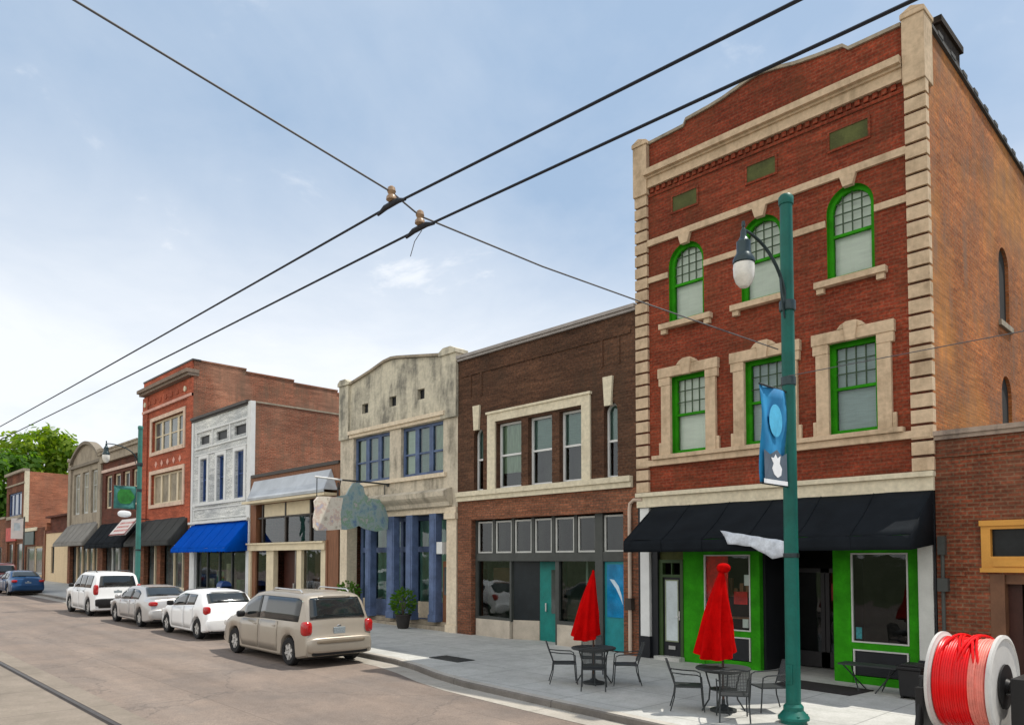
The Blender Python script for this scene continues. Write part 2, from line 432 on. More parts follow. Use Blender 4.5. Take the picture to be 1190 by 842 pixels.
def walk_mat(name, c0, c1, joint=1.5, off=0.0):
    m, N, L, P = newmat(name)
    t = N.new('ShaderNodeTexCoord')
    v = t.outputs['Object']
    n1 = noise(N, L, v, 0.45, 6, 0.65)
    n2 = noise(N, L, v, 25.0, 3)
    n5 = noise(N, L, v, 3.0, 4)
    r1 = ramp(N, L, n1.outputs['Fac'], 0.33, 0.66, rgba(c0), rgba(c1))
    r2 = ramp(N, L, n2.outputs['Fac'], 0.3, 0.7, (0.86, 0.86, 0.86, 1), (1.06, 1.06, 1.06, 1))
    r5 = ramp(N, L, n5.outputs['Fac'], 0.4, 0.7, (1, 1, 1, 1), (0.84, 0.85, 0.83, 1))
    c = mixc(N, L, 1.0, r1.outputs[0], r2.outputs[0], 'MULTIPLY')
    c = mixc(N, L, 1.0, c, r5.outputs[0], 'MULTIPLY')
    br = N.new('ShaderNodeTexBrick')
    br.offset = 0.0
    br.inputs['Scale'].default_value = 1.0
    br.inputs['Brick Width'].default_value = joint
    br.inputs['Row Height'].default_value = joint
    br.inputs['Mortar Size'].default_value = 0.012
    br.inputs['Color1'].default_value = (0, 0, 0, 1); br.inputs['Color2'].default_value = (0.16, 0.16, 0.16, 1)
    br.inputs['Mortar'].default_value = (0.75, 0.75, 0.75, 1)
    mp = N.new('ShaderNodeMapping'); mp.inputs['Location'].default_value = (0.4, off, 0); L.new(v, mp.inputs[0])
    L.new(mp.outputs[0], br.inputs['Vector'])
    c = mixc(N, L, br.outputs['Color'], c, rgba(c0, 0.45))
    vo = N.new('ShaderNodeTexVoronoi'); vo.inputs['Scale'].default_value = 1.9; L.new(v, vo.inputs['Vector'])
    rg = ramp(N, L, vo.outputs['Distance'], 0.035, 0.06, (0.6, 0.6, 0.6, 1), (0, 0, 0, 1))
    c = mixc(N, L, rg.outputs[0], c, rgba(c0, 0.4))
    n8 = noise(N, L, v, 0.8, 5, 0.7)
    r8 = ramp(N, L, n8.outputs['Fac'], 0.56, 0.72, (0, 0, 0, 1), (0.35, 0.35, 0.35, 1))
    c = mixc(N, L, r8.outputs[0], c, rgba(c0, 0.5))
    L.new(c, P.inputs['Base Color'])
    P.inputs['Roughness'].default_value = 0.85
    P.inputs['Specular IOR Level'].default_value = 0.25
    return m
road_m = road_mat()
walk_m = walk_mat('concrete_pavement', (0.44, 0.44, 0.42), (0.58, 0.58, 0.55))
kerb_m = walk_mat('kerb_concrete', (0.40, 0.37, 0.33), (0.52, 0.49, 0.44), joint=3.0)
gutter_m = walk_mat('gutter_concrete', (0.36, 0.33, 0.29), (0.46, 0.43, 0.38), joint=3.0, off=0.7)
ground_m = plain('dry_grass_ground', (0.08, 0.10, 0.035), 0.95, 0.4, 0.3)
rail_m = plain('worn_rail_steel', (0.10, 0.085, 0.075), 0.35, 0.3, 3, metal=0.6)
rail_slot = plain('rail_slot_tar', (0.035, 0.03, 0.028), 0.9, 0.3)
rail_bed = walk_mat('track_concrete', (0.21, 0.178, 0.145), (0.275, 0.232, 0.19), joint=2.4)

# ------------------------------------------------------------------ mesh builder
class MB:
    def __init__(self):
        self.v = []; self.f = []; self.m = []
    def face(self, pts, mi=0):
        b = len(self.v)
        self.v.extend(tuple(p) for p in pts)
        self.f.append(tuple(range(b, b + len(pts)))); self.m.append(mi)
    def pieces(self):
        par = list(range(len(self.v)))
        def find(a):
            while par[a] != a:
                par[a] = par[par[a]]; a = par[a]
            return a
        for f in self.f:
            for k in f[1:]:
                par[find(k)] = find(f[0])
        out = {}
        for f, mi in zip(self.f, self.m):
            out.setdefault(find(f[0]), []).append((f, mi))
        res = []
        for fs in out.values():
            m = MB(); idx = {}
            for f, mi in fs:
                for k in f:
                    if k not in idx:
                        idx[k] = len(m.v); m.v.append(self.v[k])
                m.f.append(tuple(idx[k] for k in f)); m.m.append(mi)
            res.append(m)
        return res
    def box(self, x0, x1, y0, y1, z0, z1, mi=0):
        if x0 > x1: x0, x1 = x1, x0
        if y0 > y1: y0, y1 = y1, y0
        if z0 > z1: z0, z1 = z1, z0
        b = len(self.v)
        self.v += [(x0, y0, z0), (x1, y0, z0), (x1, y1, z0), (x0, y1, z0), (x0, y0, z1), (x1, y0, z1), (x1, y1, z1), (x0, y1, z1)]
        for q in ((0, 3, 2, 1), (4, 5, 6, 7), (0, 1, 5, 4), (1, 2, 6, 5), (2, 3, 7, 6), (3, 0, 4, 7)):
            self.f.append(tuple(b + i for i in q)); self.m.append(mi)
        return self
    def prism(self, poly, y0, y1, mi=0, plane='xz'):
        """poly: 2D outline, extruded between two planes (xz along y, yz along x, xy along z)"""
        def P(a, c, d):
            return (a, d, c) if plane == 'xz' else ((d, a, c) if plane == 'yz' else (a, c, d))
        n = len(poly); b = len(self.v)
        self.v += [P(a, c, y0) for a, c in poly] + [P(a, c, y1) for a, c in poly]
        self.f.append(tuple(b + i for i in range(n))); self.m.append(mi)
        self.f.append(tuple(b + n + i for i in reversed(range(n)))); self.m.append(mi)
        for i in range(n):
            j = (i + 1) % n
            self.f.append((b + j, b + i, b + n + i, b + n + j)); self.m.append(mi)
        return self
    def tube(self, pts, r, n=8, mi=0, cap=True):
        pts = [Vector(p) for p in pts]
        rs = r if isinstance(r, (list, tuple)) else [r] * len(pts)
        b = len(self.v)
        up = None
        for i, p in enumerate(pts):
            d = (pts[min(i + 1, len(pts) - 1)] - pts[max(i - 1, 0)]).normalized()
            if up is None:
                up = Vector((0, 0, 1)) if abs(d.z) < 0.9 else Vector((1, 0, 0))
            a = d.cross(up)
            if a.length < 1e-4:
                a = d.cross(Vector((0, 1, 0)))
            a.normalize()
            c = a.cross(d).normalized()
            up = c
            for k in range(n):
                t = 2 * math.pi * k / n
                q = p + a * (math.cos(t) * rs[i]) + c * (math.sin(t) * rs[i])
                self.v.append(tuple(q))
        for i in range(len(pts) - 1):
            for k in range(n):
                k2 = (k + 1) % n
                self.f.append((b + i * n + k, b + i * n + k2, b + (i + 1) * n + k2, b + (i + 1) * n + k)); self.m.append(mi)
        if cap:
            self.f.append(tuple(b + k for k in reversed(range(n)))); self.m.append(mi)
            e = b + (len(pts) - 1) * n
            self.f.append(tuple(e + k for k in range(n))); self.m.append(mi)
        return self
    def lathe(self, prof, c=(0, 0, 0), n=20, axis='z', mi=0, fn=None, cap=True):
        """prof: (radius, height) pairs"""
        b = len(self.v)
        for r, h in prof:
            for k in range(n):
                t = 2 * math.pi * k / n
                rr = r * (fn(t, h) if fn else 1.0)
                a, d = rr * math.cos(t), rr * math.sin(t)
                q = (a, d, h) if axis == 'z' else ((h, a, d) if axis == 'x' else (d, h, a))
                self.v.append((q[0] + c[0], q[1] + c[1], q[2] + c[2]))
        for i in range(len(prof) - 1):
            for k in range(n):
                k2 = (k + 1) % n
                self.f.append((b + i * n + k, b + i * n + k2, b + (i + 1) * n + k2, b + (i + 1) * n + k)); self.m.append(mi)
        if cap and prof[0][0] > 1e-5:
            self.f.append(tuple(b + k for k in reversed(range(n)))); self.m.append(mi)
        if cap and prof[-1][0] > 1e-5:
            e = b + (len(prof) - 1) * n
            self.f.append(tuple(e + k for k in range(n))); self.m.append(mi)
        return self
    def blob(self, c, s, e=0.5, n=14, mi=0):
        """rounded box (superellipsoid)"""
        def sp(x, p):
            return math.copysign(abs(x) ** p, x)
        b = len(self.v); m = n // 2
        for i in range(m + 1):
            ph = -math.pi / 2 + math.pi * i / m
            for k in range(n):
                t = 2 * math.pi * k / n
                self.v.append((c[0] + s[0] * sp(math.cos(ph), e) * sp(math.cos(t), e), c[1] + s[1] * sp(math.cos(ph), e) * sp(math.sin(t), e), c[2] + s[2] * sp(math.sin(ph), e)))
        for i in range(m):
            for k in range(n):
                k2 = (k + 1) % n
                self.f.append((b + i * n + k, b + i * n + k2, b + (i + 1) * n + k2, b + (i + 1) * n + k)); self.m.append(mi)
        return self
    def grid(self, rows, mi=0):
        """rows: list of equal-length point lists"""
        b = len(self.v); n = len(rows[0])
        for r in rows:
            self.v.extend(tuple(p) for p in r)
        for i in range(len(rows) - 1):
            for k in range(n - 1):
                self.f.append((b + i * n + k, b + i * n + k + 1, b + (i + 1) * n + k + 1, b + (i + 1) * n + k)); self.m.append(mi)
        return self
    def build(self, name, mat, parent=None, off=None, smooth=False, bevel=0.0, angle=35, solid=0.0):
        mats = mat if isinstance(mat, (list, tuple)) else [mat]
        me = bpy.data.meshes.new(name)
        o0 = Vector(off) if off is not None else Vector((0, 0, 0))
        me.from_pydata([tuple(Vector(p) - o0) for p in self.v], [], self.f)
        for q in mats:
            me.materials.append(q)
        me.polygons.foreach_set('material_index', self.m)
        if smooth:
            me.polygons.foreach_set('use_smooth', [True] * len(me.polygons))
        me.update()
        ob = bpy.data.objects.new(name, me)
        COL.objects.link(ob)
        if parent is not None:
            ob.parent = parent
        elif off is not None:
            ob.location = off
        if solid:
            md = ob.modifiers.new('solid', 'SOLIDIFY'); md.thickness = solid; md.offset = 0
        if bevel:
            md = ob.modifiers.new('bevel', 'BEVEL'); md.width = bevel; md.segments = 2; md.limit_method = 'ANGLE'; md.angle_limit = R(40)
        if smooth:
            try:
                me.set_sharp_from_angle(angle=R(angle))
            except Exception:
                pass
        return ob

def tag(o, label=None, cat=None, group=None, kind=None):
    if label: o['label'] = label
    if cat: o['category'] = cat
    if group: o['group'] = group
    if kind: o['kind'] = kind
    return o

def thing(name, loc, label, cat, group=None, rz=0.0):
    o = bpy.data.objects.new(name, None)
    o.empty_display_size = 0.2
    COL.objects.link(o)
    o.location = loc
    o.rotation_euler = (0, 0, rz)
    return tag(o, label, cat, group)

def kids(o):
    return [c for c in COL.objects if c.parent is o]

def copy_tree(o, parent=None):
    c = o.copy()
    COL.objects.link(c)
    c.parent = parent
    for ch in kids(o):
        copy_tree(ch, c)
    return c

# ------------------------------------------------------------------ ground, road, pavement
XA, XB = -420.0, 60.0
KERB = [(-420, 11.1), (-60, 11.15), (-17.5, 11.05), (-15.6, 10.98), (-14.4, 10.75), (-13.2, 10.4), (-12.0, 10.18), (-9.8, 10.05), (-6.4, 9.9), (0, 9.85), (60, 9.85)]
def strip(name, mat, off0, off1, dz, label=None):
    b = MB()
    b.grid([[(x, y + off0, gz(x) + dz) for x, y in KERB], [(x, y + off1, gz(x) + dz) for x, y in KERB]])
    o = b.build(name, mat)
    return tag(o, kind='structure')
b = MB(); b.grid([[(-3000, -3000, gz(-3000) - 0.4), (3000, -3000, gz(3000) - 0.4)], [(-3000, 3000, gz(-3000) - 0.4), (3000, 3000, gz(3000) - 0.4)]])
tag(b.build('ground', ground_m), kind='structure')
b = MB(); b.grid([[(XA, -14, gz(XA) - KERB_H), (XB, -14, gz(XB) - KERB_H)], [(XA, 12, gz(XA) - KERB_H), (XB, 12, gz(XB) - KERB_H)]])
tag(b.build('road', road_m), kind='structure')
strip('gutter', gutter_m, -0.55, 0.05, -KERB_H + 0.005)
# kerb: face and top
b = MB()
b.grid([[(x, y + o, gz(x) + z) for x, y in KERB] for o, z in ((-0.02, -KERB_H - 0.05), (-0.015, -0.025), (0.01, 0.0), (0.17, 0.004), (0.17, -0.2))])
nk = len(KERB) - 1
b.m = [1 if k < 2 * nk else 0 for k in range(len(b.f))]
tag(b.build('kerb', [kerb_m, walk_mat('shaded_kerb_face', (0.12, 0.11, 0.10), (0.22, 0.2, 0.18), joint=3.0)]), kind='structure')  # face coloured darker than the top to stand in for its shade
b = MB()
b.grid([[(x, y + 0.16, gz(x)) for x, y in KERB], [(x, 18.0, gz(x)) for x, y in KERB]])
tag(b.build('pavement', walk_m), kind='structure')
# tram track bed and rails
for k, (y0, y1) in enumerate(((2.05, 4.35), (-2.0, 0.3))):
    b = MB(); b.grid([[(x, y0, gz(x) - KERB_H + 0.004) for x in (XA, XB)], [(x, y1, gz(x) - KERB_H + 0.004) for x in (XA, XB)]])
    tag(b.build('track_bed', rail_bed), kind='structure')
for k, y in enumerate((3.88, 2.45)):
    b = MB()
    z = -KERB_H + 0.009
    b.grid([[(x, y - 0.035, gz(x) + z) for x in (XA, XB)], [(x, y + 0.035, gz(x) + z) for x in (XA, XB)]], 0)
    b.grid([[(x, y - 0.10, gz(x) + z - 0.002) for x in (XA, XB)], [(x, y - 0.035, gz(x) + z - 0.002) for x in (XA, XB)]], 1)
    b.grid([[(x, y + 0.035, gz(x) + z - 0.002) for x in (XA, XB)], [(x, y + 0.055, gz(x) + z - 0.002) for x in (XA, XB)]], 1)
    tag(b.build('tram_rail', [rail_m, rail_slot]), kind='structure')

# ------------------------------------------------------------------ building helpers
YF = 16.0
def arch_pts(x0, x1, zs, h, n=14):
    c = (x0 + x1) / 2; r = (x1 - x0) / 2
    return [(c - r * math.cos(math.pi * i / n), zs + h * math.sin(math.pi * i / n)) for i in range(n + 1)]

def facade(mb, x0, x1, z0, z1, holes, y=YF, th=0.30, mi=0, rmi=None):
    """front sheet with openings (x0,x1,z0,z1[,arch height]) and their reveals"""
    rmi = mi if rmi is None else rmi
    xs = sorted({x0, x1, *[h[0] for h in holes], *[h[1] for h in holes]})
    zs = sorted({z0, z1, *[h[2] for h in holes], *[h[3] for h in holes]})
    for i in range(len(xs) - 1):
        for j in range(len(zs) - 1):
            cx, cz = (xs[i] + xs[i + 1]) / 2, (zs[j] + zs[j + 1]) / 2
            if any(h[0] < cx < h[1] and h[2] < cz < h[3] for h in holes):
                continue
            mb.face([(xs[i], y, zs[j]), (xs[i + 1], y, zs[j]), (xs[i + 1], y, zs[j + 1]), (xs[i], y, zs[j + 1])], mi)
    for h in holes:
        a, c, d, e = h[:4]
        ah = h[4] if len(h) > 4 else 0
        mb.face([(a, y, d), (a, y + th, d), (a, y + th, e - ah), (a, y, e - ah)], rmi)
        mb.face([(c, y + th, d), (c, y, d), (c, y, e - ah), (c, y + th, e - ah)], rmi)
        mb.face([(a, y, d), (c, y, d), (c, y + th, d), (a, y + th, d)], rmi)
        if not ah:
            mb.face([(a, y + th, e), (c, y + th, e), (c, y, e), (a, y, e)], rmi)
        else:
            p = arch_pts(a, c, e - ah, ah)
            for q, r in zip(p[:-1], p[1:]):
                mb.face([(q[0], y, q[1]), (r[0], y, r[1]), (r[0], y, e), (q[0], y, e)], mi)
                mb.face([(q[0], y + th, q[1]), (r[0], y + th, r[1]), (r[0], y, r[1]), (q[0], y, q[1])], rmi)

SPLIT = {'black_trim_strip', 'corner_strip', 'bulkhead', 'impost_band', 'diamond_ornament', 'post', 'pier', 'roundel', 'transom_boards', 'recess_side_wall', 'pilaster_pair', 'post', 'window_notice', 'shop_window'}
class Bld:
    def __init__(self, name, xc, label, cat='building', group='old shop buildings along the street'):
        self.off = Vector((xc, YF, gz(xc)))
        self.root = thing(name, self.off, label, cat, group)
    def part(self, name, mb, mat, parent=None, smooth=False, bevel=0.0, label=None, solid=0.0):
        if name in SPLIT:
            ps = mb.pieces()
            if len(ps) > 1:
                return [self.part_one(name, p, mat, parent, smooth, bevel, label, solid) for p in ps][0]
        return self.part_one(name, mb, mat, parent, smooth, bevel, label, solid)
    def part_one(self, name, mb, mat, parent=None, smooth=False, bevel=0.0, label=None, solid=0.0):
        o = mb.build(name, mat, parent or self.root, self.off, smooth, bevel, solid=solid)
        if label: o['label'] = label
        return o
    def shell(self, x0, x1, z0, z1, depth, mat, y=YF, roofdrop=0.5, zfar=None, name='side_wall'):
        """side walls, back wall"""
        e = 0.012
        zf = zfar if zfar is not None else z1
        b = MB()
        b.face([(x1 - e, y + e, z0), (x1 - e, y + depth, z0), (x1 - e, y + depth, zf), (x1 - e, y + e, z1)])
        b.face([(x0 + e, y + depth, z0), (x0 + e, y + e, z0), (x0 + e, y + e, z1), (x0 + e, y + depth, zf)])
        b.face([(x1 - e, y + depth, z0), (x0 + e, y + depth, z0), (x0 + e, y + depth, zf), (x1 - e, y + depth, zf)])
        t = 0.28
        b.face([(x1 - e - t, y + e, z1), (x1 - e - t, y + depth, zf), (x1 - e - t, y + depth, zf - 1.0), (x1 - e - t, y + e, z1 - 1.0)])
        b.face([(x1 - e, y + e, z1), (x1 - e, y + depth, zf), (x1 - e - t, y + depth, zf), (x1 - e - t, y + e, z1)])
        b.face([(x0 + e, y + e, z1), (x0 + e + t, y + e, z1), (x0 + e + t, y + depth, zf), (x0 + e, y + depth, zf)])
        self.part(name, b, mat)
        b = MB()
        b.face([(x0 + e, y + 0.3, z1 - roofdrop), (x1 - e, y + 0.3, z1 - roofdrop), (x1 - e, y + depth - .05, zf - roofdrop), (x0 + e, y + depth - .05, zf - roofdrop)])
        self.part('roof', b, roof_felt)
    def room(self, x0, x1, z0, z1, y0, depth, mat=None, name='interior'):
        b = MB(); y1 = y0 + depth
        b.face([(x0, y1, z0), (x1, y1, z0), (x1, y1, z1), (x0, y1, z1)])
        b.face([(x0, y0, z0), (x0, y1, z0), (x0, y1, z1), (x0, y0, z1)])
        b.face([(x1, y1, z0), (x1, y0, z0), (x1, y0, z1), (x1, y1, z1)])
        b.face([(x0, y0, z0), (x1, y0, z0), (x1, y1, z0), (x0, y1, z0)])
        b.face([(x0, y1, z1), (x1, y1, z1), (x1, y0, z1), (x0, y0, z1)])
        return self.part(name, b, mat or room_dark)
    def window(self, x0, x1, z0, z1, y, frame, pane, fw=0.07, fd=0.08, arch=0.0, meet=None, grid=None, blind=None, blind_z=None, blind_lo=None, mun=0.022, vm=None, outer=None, blind_mat2=None, back=True):
        """sash window: frame (with bars), pane, blind"""
        b = MB(); g = MB()
        zs = z1 - arch
        b.box(x0, x0 + fw, y, y + fd, z0, zs); b.box(x1 - fw, x1, y, y + fd, z0, zs)
        b.box(x0 + fw, x1 - fw, y, y + fd, z0, z0 + fw)
        if arch:
            po = arch_pts(x0, x1, zs, arch); pi_ = arch_pts(x0 + fw, x1 - fw, zs, arch - fw)
            for i in range(len(po) - 1):
                a, c, d, e = po[i], po[i + 1], pi_[i + 1], pi_[i]
                b.face([(a[0], y, a[1]), (e[0], y, e[1]), (d[0], y, d[1]), (c[0], y, c[1])])
                b.face([(e[0], y, e[1]), (e[0], y + fd, e[1]), (d[0], y + fd, d[1]), (d[0], y, d[1])])
        else:
            b.box(x0 + fw, x1 - fw, y, y + fd, z1 - fw, z1)
        if meet is not None:
            b.box(x0 + fw, x1 - fw, y + 0.01, y + fd - 0.01, meet - 0.03, meet + 0.03)
        if vm:
            for q in vm:
                b.box(q - 0.02, q + 0.02, y + 0.012, y + fd - 0.012, z0 + fw, zs - (0 if arch else fw))
        if grid:
            nx, nzz, ga, gb = grid
            c = (x0 + x1) / 2; hw = (x1 - x0) / 2 - fw
            for i in range(1, nx):
                q = x0 + fw + (x1 - x0 - 2 * fw) * i / nx
                top = gb
                if arch:
                    top = zs + (arch - fw) * math.sqrt(max(0.0, 1 - ((q - c) / hw) ** 2))
                g.box(q - mun / 2, q + mun / 2, y + 0.03, y + 0.055, ga, top)
            for j in range(1, nzz):
                q = ga + (gb - ga) * j / nzz
                w = hw
                if arch and q > zs:
                    w = hw * math.sqrt(max(0.0, 1 - ((q - zs) / (arch - fw)) ** 2))
                g.box(c - w, c + w, y + 0.031, y + 0.054, q - mun / 2, q + mun / 2)
        f = self.part('window', b, frame)
        if g.v: self.part('glazing_bar', g, bar_mat, f)
        yp = y + fd * 0.6
        p = MB()
        if arch:
            p.face([(q[0], yp, q[1]) for q in reversed(arch_pts(x0 + .02, x1 - .02, zs, arch - .02))] + [(x0 + .02, yp, z0 + .02), (x1 - .02, yp, z0 + .02)])
        else:
            p.face([(x0 + .02, yp, z0 + .02), (x1 - .02, yp, z0 + .02), (x1 - .02, yp, z1 - .02), (x0 + .02, yp, z1 - .02)])
        self.part('pane', p, pane, f)
        if blind:
            q = MB()
            bz = blind_z if blind_z is not None else z1
            yb = y + fd + 0.05
            n = 10
            rows = [[(x0 + (x1 - x0) * i / n, yb + 0.008 * math.sin(i * 2.1), zz) for i in range(n + 1)] for zz in (z0 if blind_lo is None else blind_lo, bz)]
            q.grid(rows)
            self.part('blind', q, blind, f)
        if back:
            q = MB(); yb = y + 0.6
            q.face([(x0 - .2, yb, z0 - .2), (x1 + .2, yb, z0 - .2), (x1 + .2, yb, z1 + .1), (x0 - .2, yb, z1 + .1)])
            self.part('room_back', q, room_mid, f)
        return f
    def awning(self, x0, x1, zt, zb, yfront, val, mat, inset=0.0, y=YF - 0.03, scallop=False, frame=True, name='awning', ytop=None):
        b = MB()
        n = 40
        yt = y if ytop is None else ytop
        def P(t, s):
            xx = x0 + inset * (1 - s) + (x1 - x0 - 2 * inset * (1 - s)) * t if False else x0 + (x1 - x0) * t
            sag = -0.05 * math.sin(math.pi * s) * (0.5 + 0.5 * math.sin(t * math.pi * 4) ** 2) + 0.012 * math.sin(t * 41 + s * 5) * s + 0.01 * math.sin(t * 23 - s * 7)
            return (xx, yt + (yfront - yt) * s, zt + (zb - zt) * s + sag)
        b.grid([[P(i / n, s / 6) for i in range(n + 1)] for s in range(7)])
        rows = []
        for s in range(4):
            rows.append([(x0 + (x1 - x0) * i / n, yfront - 0.012 * math.sin(i * 1.7) * s / 3, zb - val * s / 3 * (1 - (0.18 * abs(math.sin(i * math.pi / 2)) if scallop and s == 3 else 0))) for i in range(n + 1)])
        b.grid(rows)
        for xx in (x0, x1):
            b.face([(xx, yt, zt), (xx, yfront, zb), (xx, yfront, zb - val), (xx, yt, zb - val * 0.6)] if xx == x1 else [(xx, yt, zb - val * 0.6), (xx, yfront, zb - val), (xx, yfront, zb), (xx, yt, zt)])
        a = self.part(name, b, mat, smooth=True, solid=0.012)
        sm = MB()
        for k in range(1, 6):
            tt = k / 6
            sm.tube([(lambda p: (p[0], p[1] - .008, p[2] + .012))(P(tt, s_ / 6)) for s_ in range(7)] + [(x0 + (x1 - x0) * tt, yfront - .014, zb - val)], 0.008, 5)
        self.part('seam', sm, mat, a)
        f = MB()
        for k in range(5):
            xx = x0 + 0.05 + (x1 - x0 - 0.1) * k / 4
            f.tube([(xx, yt, zt - 0.06), (xx, yfront + 0.02, zb - 0.07)], 0.012, 6)
        f.tube([(x0, yfront + 0.02, zb - 0.05), (x1, yfront + 0.02, zb - 0.05)], 0.014, 6)
        self.part('awning_frame', f, iron, a)
        return a

# ================================================================== corner three-storey brick shop
B = Bld('brick_building', -8.36, 'tall three-storey red brick building with green windows, pale quoins and black awning')
x0, x1 = -11.88, -4.85
b = MB()
holes = [(-10.82, -9.83, 5.15, 7.08), (-8.80, -7.81, 5.15, 7.08), (-6.83, -5.85, 5.15, 7.08)]
holes += [(-10.88, -9.88, 8.46, 10.41, 0.5), (-8.87, -7.87, 8.46, 10.41, 0.5), (-6.85, -5.87, 8.46, 10.41, 0.49)]
holes += [(-10.74, -10.04, 11.28, 11.66), (-8.69, -7.99, 11.28, 11.66), (-6.75, -5.95, 11.28, 11.66)]
facade(b, x0, x1, 3.84, 12.35, holes[:6], th=0.28, rmi=1)
for h in []: pass
# parapet outline with a raised curved middle
par = [(-11.45, 12.3), (-5.27, 12.3), (-5.27, 13.26), (-6.31, 13.28), (-6.43, 13.40), (-7.0, 13.46), (-7.49, 13.53), (-7.95, 13.64), (-8.36, 13.71), (-8.7, 13.67), (-8.91, 13.62), (-9.3, 13.54), (-9.66, 13.5), (-10.32, 13.46), (-10.39, 13.33), (-11.45, 13.30)]
b.prism(par, YF - 0.01, YF + 0.32)
B.part('wall', b, [brick_red, green_paint])
cp = MB()
top = par[2:]
for p, q in zip(top[:-1], top[1:]):
    cp.face([(p[0], YF - .06, p[1] + .075), (q[0], YF - .06, q[1] + .075), (q[0], YF - .06, q[1]), (p[0], YF - .06, p[1])][::-1])
    cp.face([(p[0], YF - .06, p[1] + .075), (p[0], YF + .37, p[1] + .075), (q[0], YF + .37, q[1] + .075), (q[0], YF - .06, q[1] + .075)][::-1])
    cp.face([(p[0], YF - .06, p[1]), (q[0], YF - .06, q[1]), (q[0], YF - .01, q[1]), (p[0], YF - .01, p[1])])
    cp.face([(p[0], YF + .37, p[1] + .075), (p[0], YF + .37, p[1]), (q[0], YF + .37, q[1]), (q[0], YF + .37, q[1] + .075)])
B.part('coping', cp, stone_grey)
for a, c in ((-11.88, -11.50), (-5.22, -4.85)):
    q = MB()
    z = 4.23
    k = 0
    q.box(a + 0.01, c - 0.01, YF - 0.02, YF + 0.05, 4.2, 12.0, 1)
    while z < 11.9:
        zz = min(z + 0.255, 11.98)
        dx_ = 0.0
        q.box(a, c + (0.0 if a < -8 else 0.03), YF - 0.085, YF + 0.09, z, zz, 0)
        if a > -8:
            pass
        z += 0.312; k += 1
    B.part('quoin_strip', q, [stone, brick_dark])
    q = MB()
    q.box(a - 0.01, c + .04, YF - 0.14, YF + 0.36, 11.98, 13.30)
    q.box(a - 0.03, c + .06, YF - 0.17, YF + 0.39, 13.30, 13.40)
    q.prism([(a - 0.03, 13.40), (c + .06, 13.40), ((a + c) / 2, 13.50)], YF - 0.17, YF + 0.39)
    B.part('corner_pier', q, stone, bevel=0.01)
q = MB()
q.box(-11.50, -5.25, YF - 0.10, YF + .02, 12.13, 12.36)
q.box(-11.50, -5.25, YF - 0.15, YF + .02, 12.36, 12.42)
q.box(-11.50, -5.25, YF - 0.24, YF + .02, 12.42, 12.57)
B.part('cornice', q, stone)
q = MB()
n = 34
for i in range(n):
    xx = -11.4 + i * (6.1 / n)
    q.box(xx, xx + 0.10, YF - 0.05, YF + .02, 12.0, 12.12)
q.box(-11.48, -5.24, YF - 0.03, YF + .02, 11.90, 11.97)
B.part('dentil_course', q, brick_red)
q = MB()
q.box(-11.50, -5.22, YF - 0.07, YF + .02, 10.60, 10.76)
for c in (-10.38, -8.37, -6.36):
    q.prism([(c - 0.10, 10.36), (c + 0.10, 10.36), (c + 0.17, 10.598), (c - 0.17, 10.598)], YF - 0.10, YF + .02)
B.part('upper_string_course', q, stone)
q = MB()
for a, c in ((-11.5, -10.90), (-9.86, -8.89), (-7.85, -6.87), (-5.85, -5.22)):
    q.box(a, c, YF - 0.05, YF + .02, 9.64, 9.78)
B.part('impost_band', q, stone)
for c in (-10.38, -8.37, -6.36):
    q = MB()
    q.box(c - .74, c + .74, YF - 0.15, YF + .2, 8.32, 8.455)
    q.box(c - .70, c - .54, YF - 0.10, YF + .02, 8.20, 8.32); q.box(c + .54, c + .70, YF - 0.10, YF + .02, 8.20, 8.32)
    B.part('window_sill', q, stone, bevel=0.008)
for (a, c) in ((-10.82, -9.83), (-8.80, -7.81), (-6.83, -5.85)):
    q = MB()
    q.box(a - .28, a - 0.003, YF - 0.09, YF + .10, 5.13, 6.88); q.box(c + 0.003, c + .28, YF - 0.09, YF + .10, 5.13, 6.88)
    q.box(a - .36, a - .28, YF - 0.07, YF + .05, 5.13, 5.45); q.box(c + .28, c + .36, YF - 0.07, YF + .05, 5.13, 5.45)
    q.box(a - .34, a - 0.003, YF - 0.10, YF + .10, 6.88, 7.09); q.box(c + 0.003, c + .34, YF - 0.10, YF + .10, 6.88, 7.09)
    q.box(a - .36, c + .36, YF - 0.12, YF + .10, 7.083, 7.33)
    m = (a + c) / 2
    q.prism([(m - .30, 7.33), (m + .30, 7.33), (m + .22, 7.42), (m + .10, 7.48), (m - .10, 7.48), (m - .22, 7.42)], YF - 0.13, YF + .02)
    q.prism([(m - .10, 7.06), (m + .10, 7.06), (m + .15, 7.44), (m - .15, 7.44)], YF - 0.17, YF - .05)
    B.part('window_surround', q, stone, bevel=0.012)
q = MB()
q.box(-11.87, -4.86, YF - 0.10, YF + .02, 4.88, 5.03)
q.box(-11.35, -5.35, YF - 0.16, YF + .02, 5.03, 5.13)
B.part('sill_band', q, stone, bevel=0.008)
q = MB()
q.box(-11.87, -4.84, YF - 0.09, YF + .3, 3.84, 4.11)
q.box(-11.87, -4.82, YF - 0.16, YF + .3, 4.11, 4.21)
B.part('fascia_board', q, stone_cream)
for k, (a, c) in enumerate(((-10.82, -9.83), (-8.80, -7.81), (-6.83, -5.85))):
    B.window(a, c, 5.15, 7.08, YF + 0.10, green_paint, glass, fw=0.085, fd=0.10, meet=6.12, grid=(4, 3, 6.15, 7.0), blind=blind_mat if k == 0 else blind_blue, blind_z=7.05)
for a, c in ((-10.88, -9.88), (-8.87, -7.87), (-6.85, -5.87)):
    B.window(a, c, 8.46, 10.41, YF + 0.10, green_paint, glass, fw=0.095, fd=0.10, arch=(c - a) / 2, meet=9.42, grid=(4, 4, 9.45, 10.33), blind=blind_mat, blind_z=10.35)
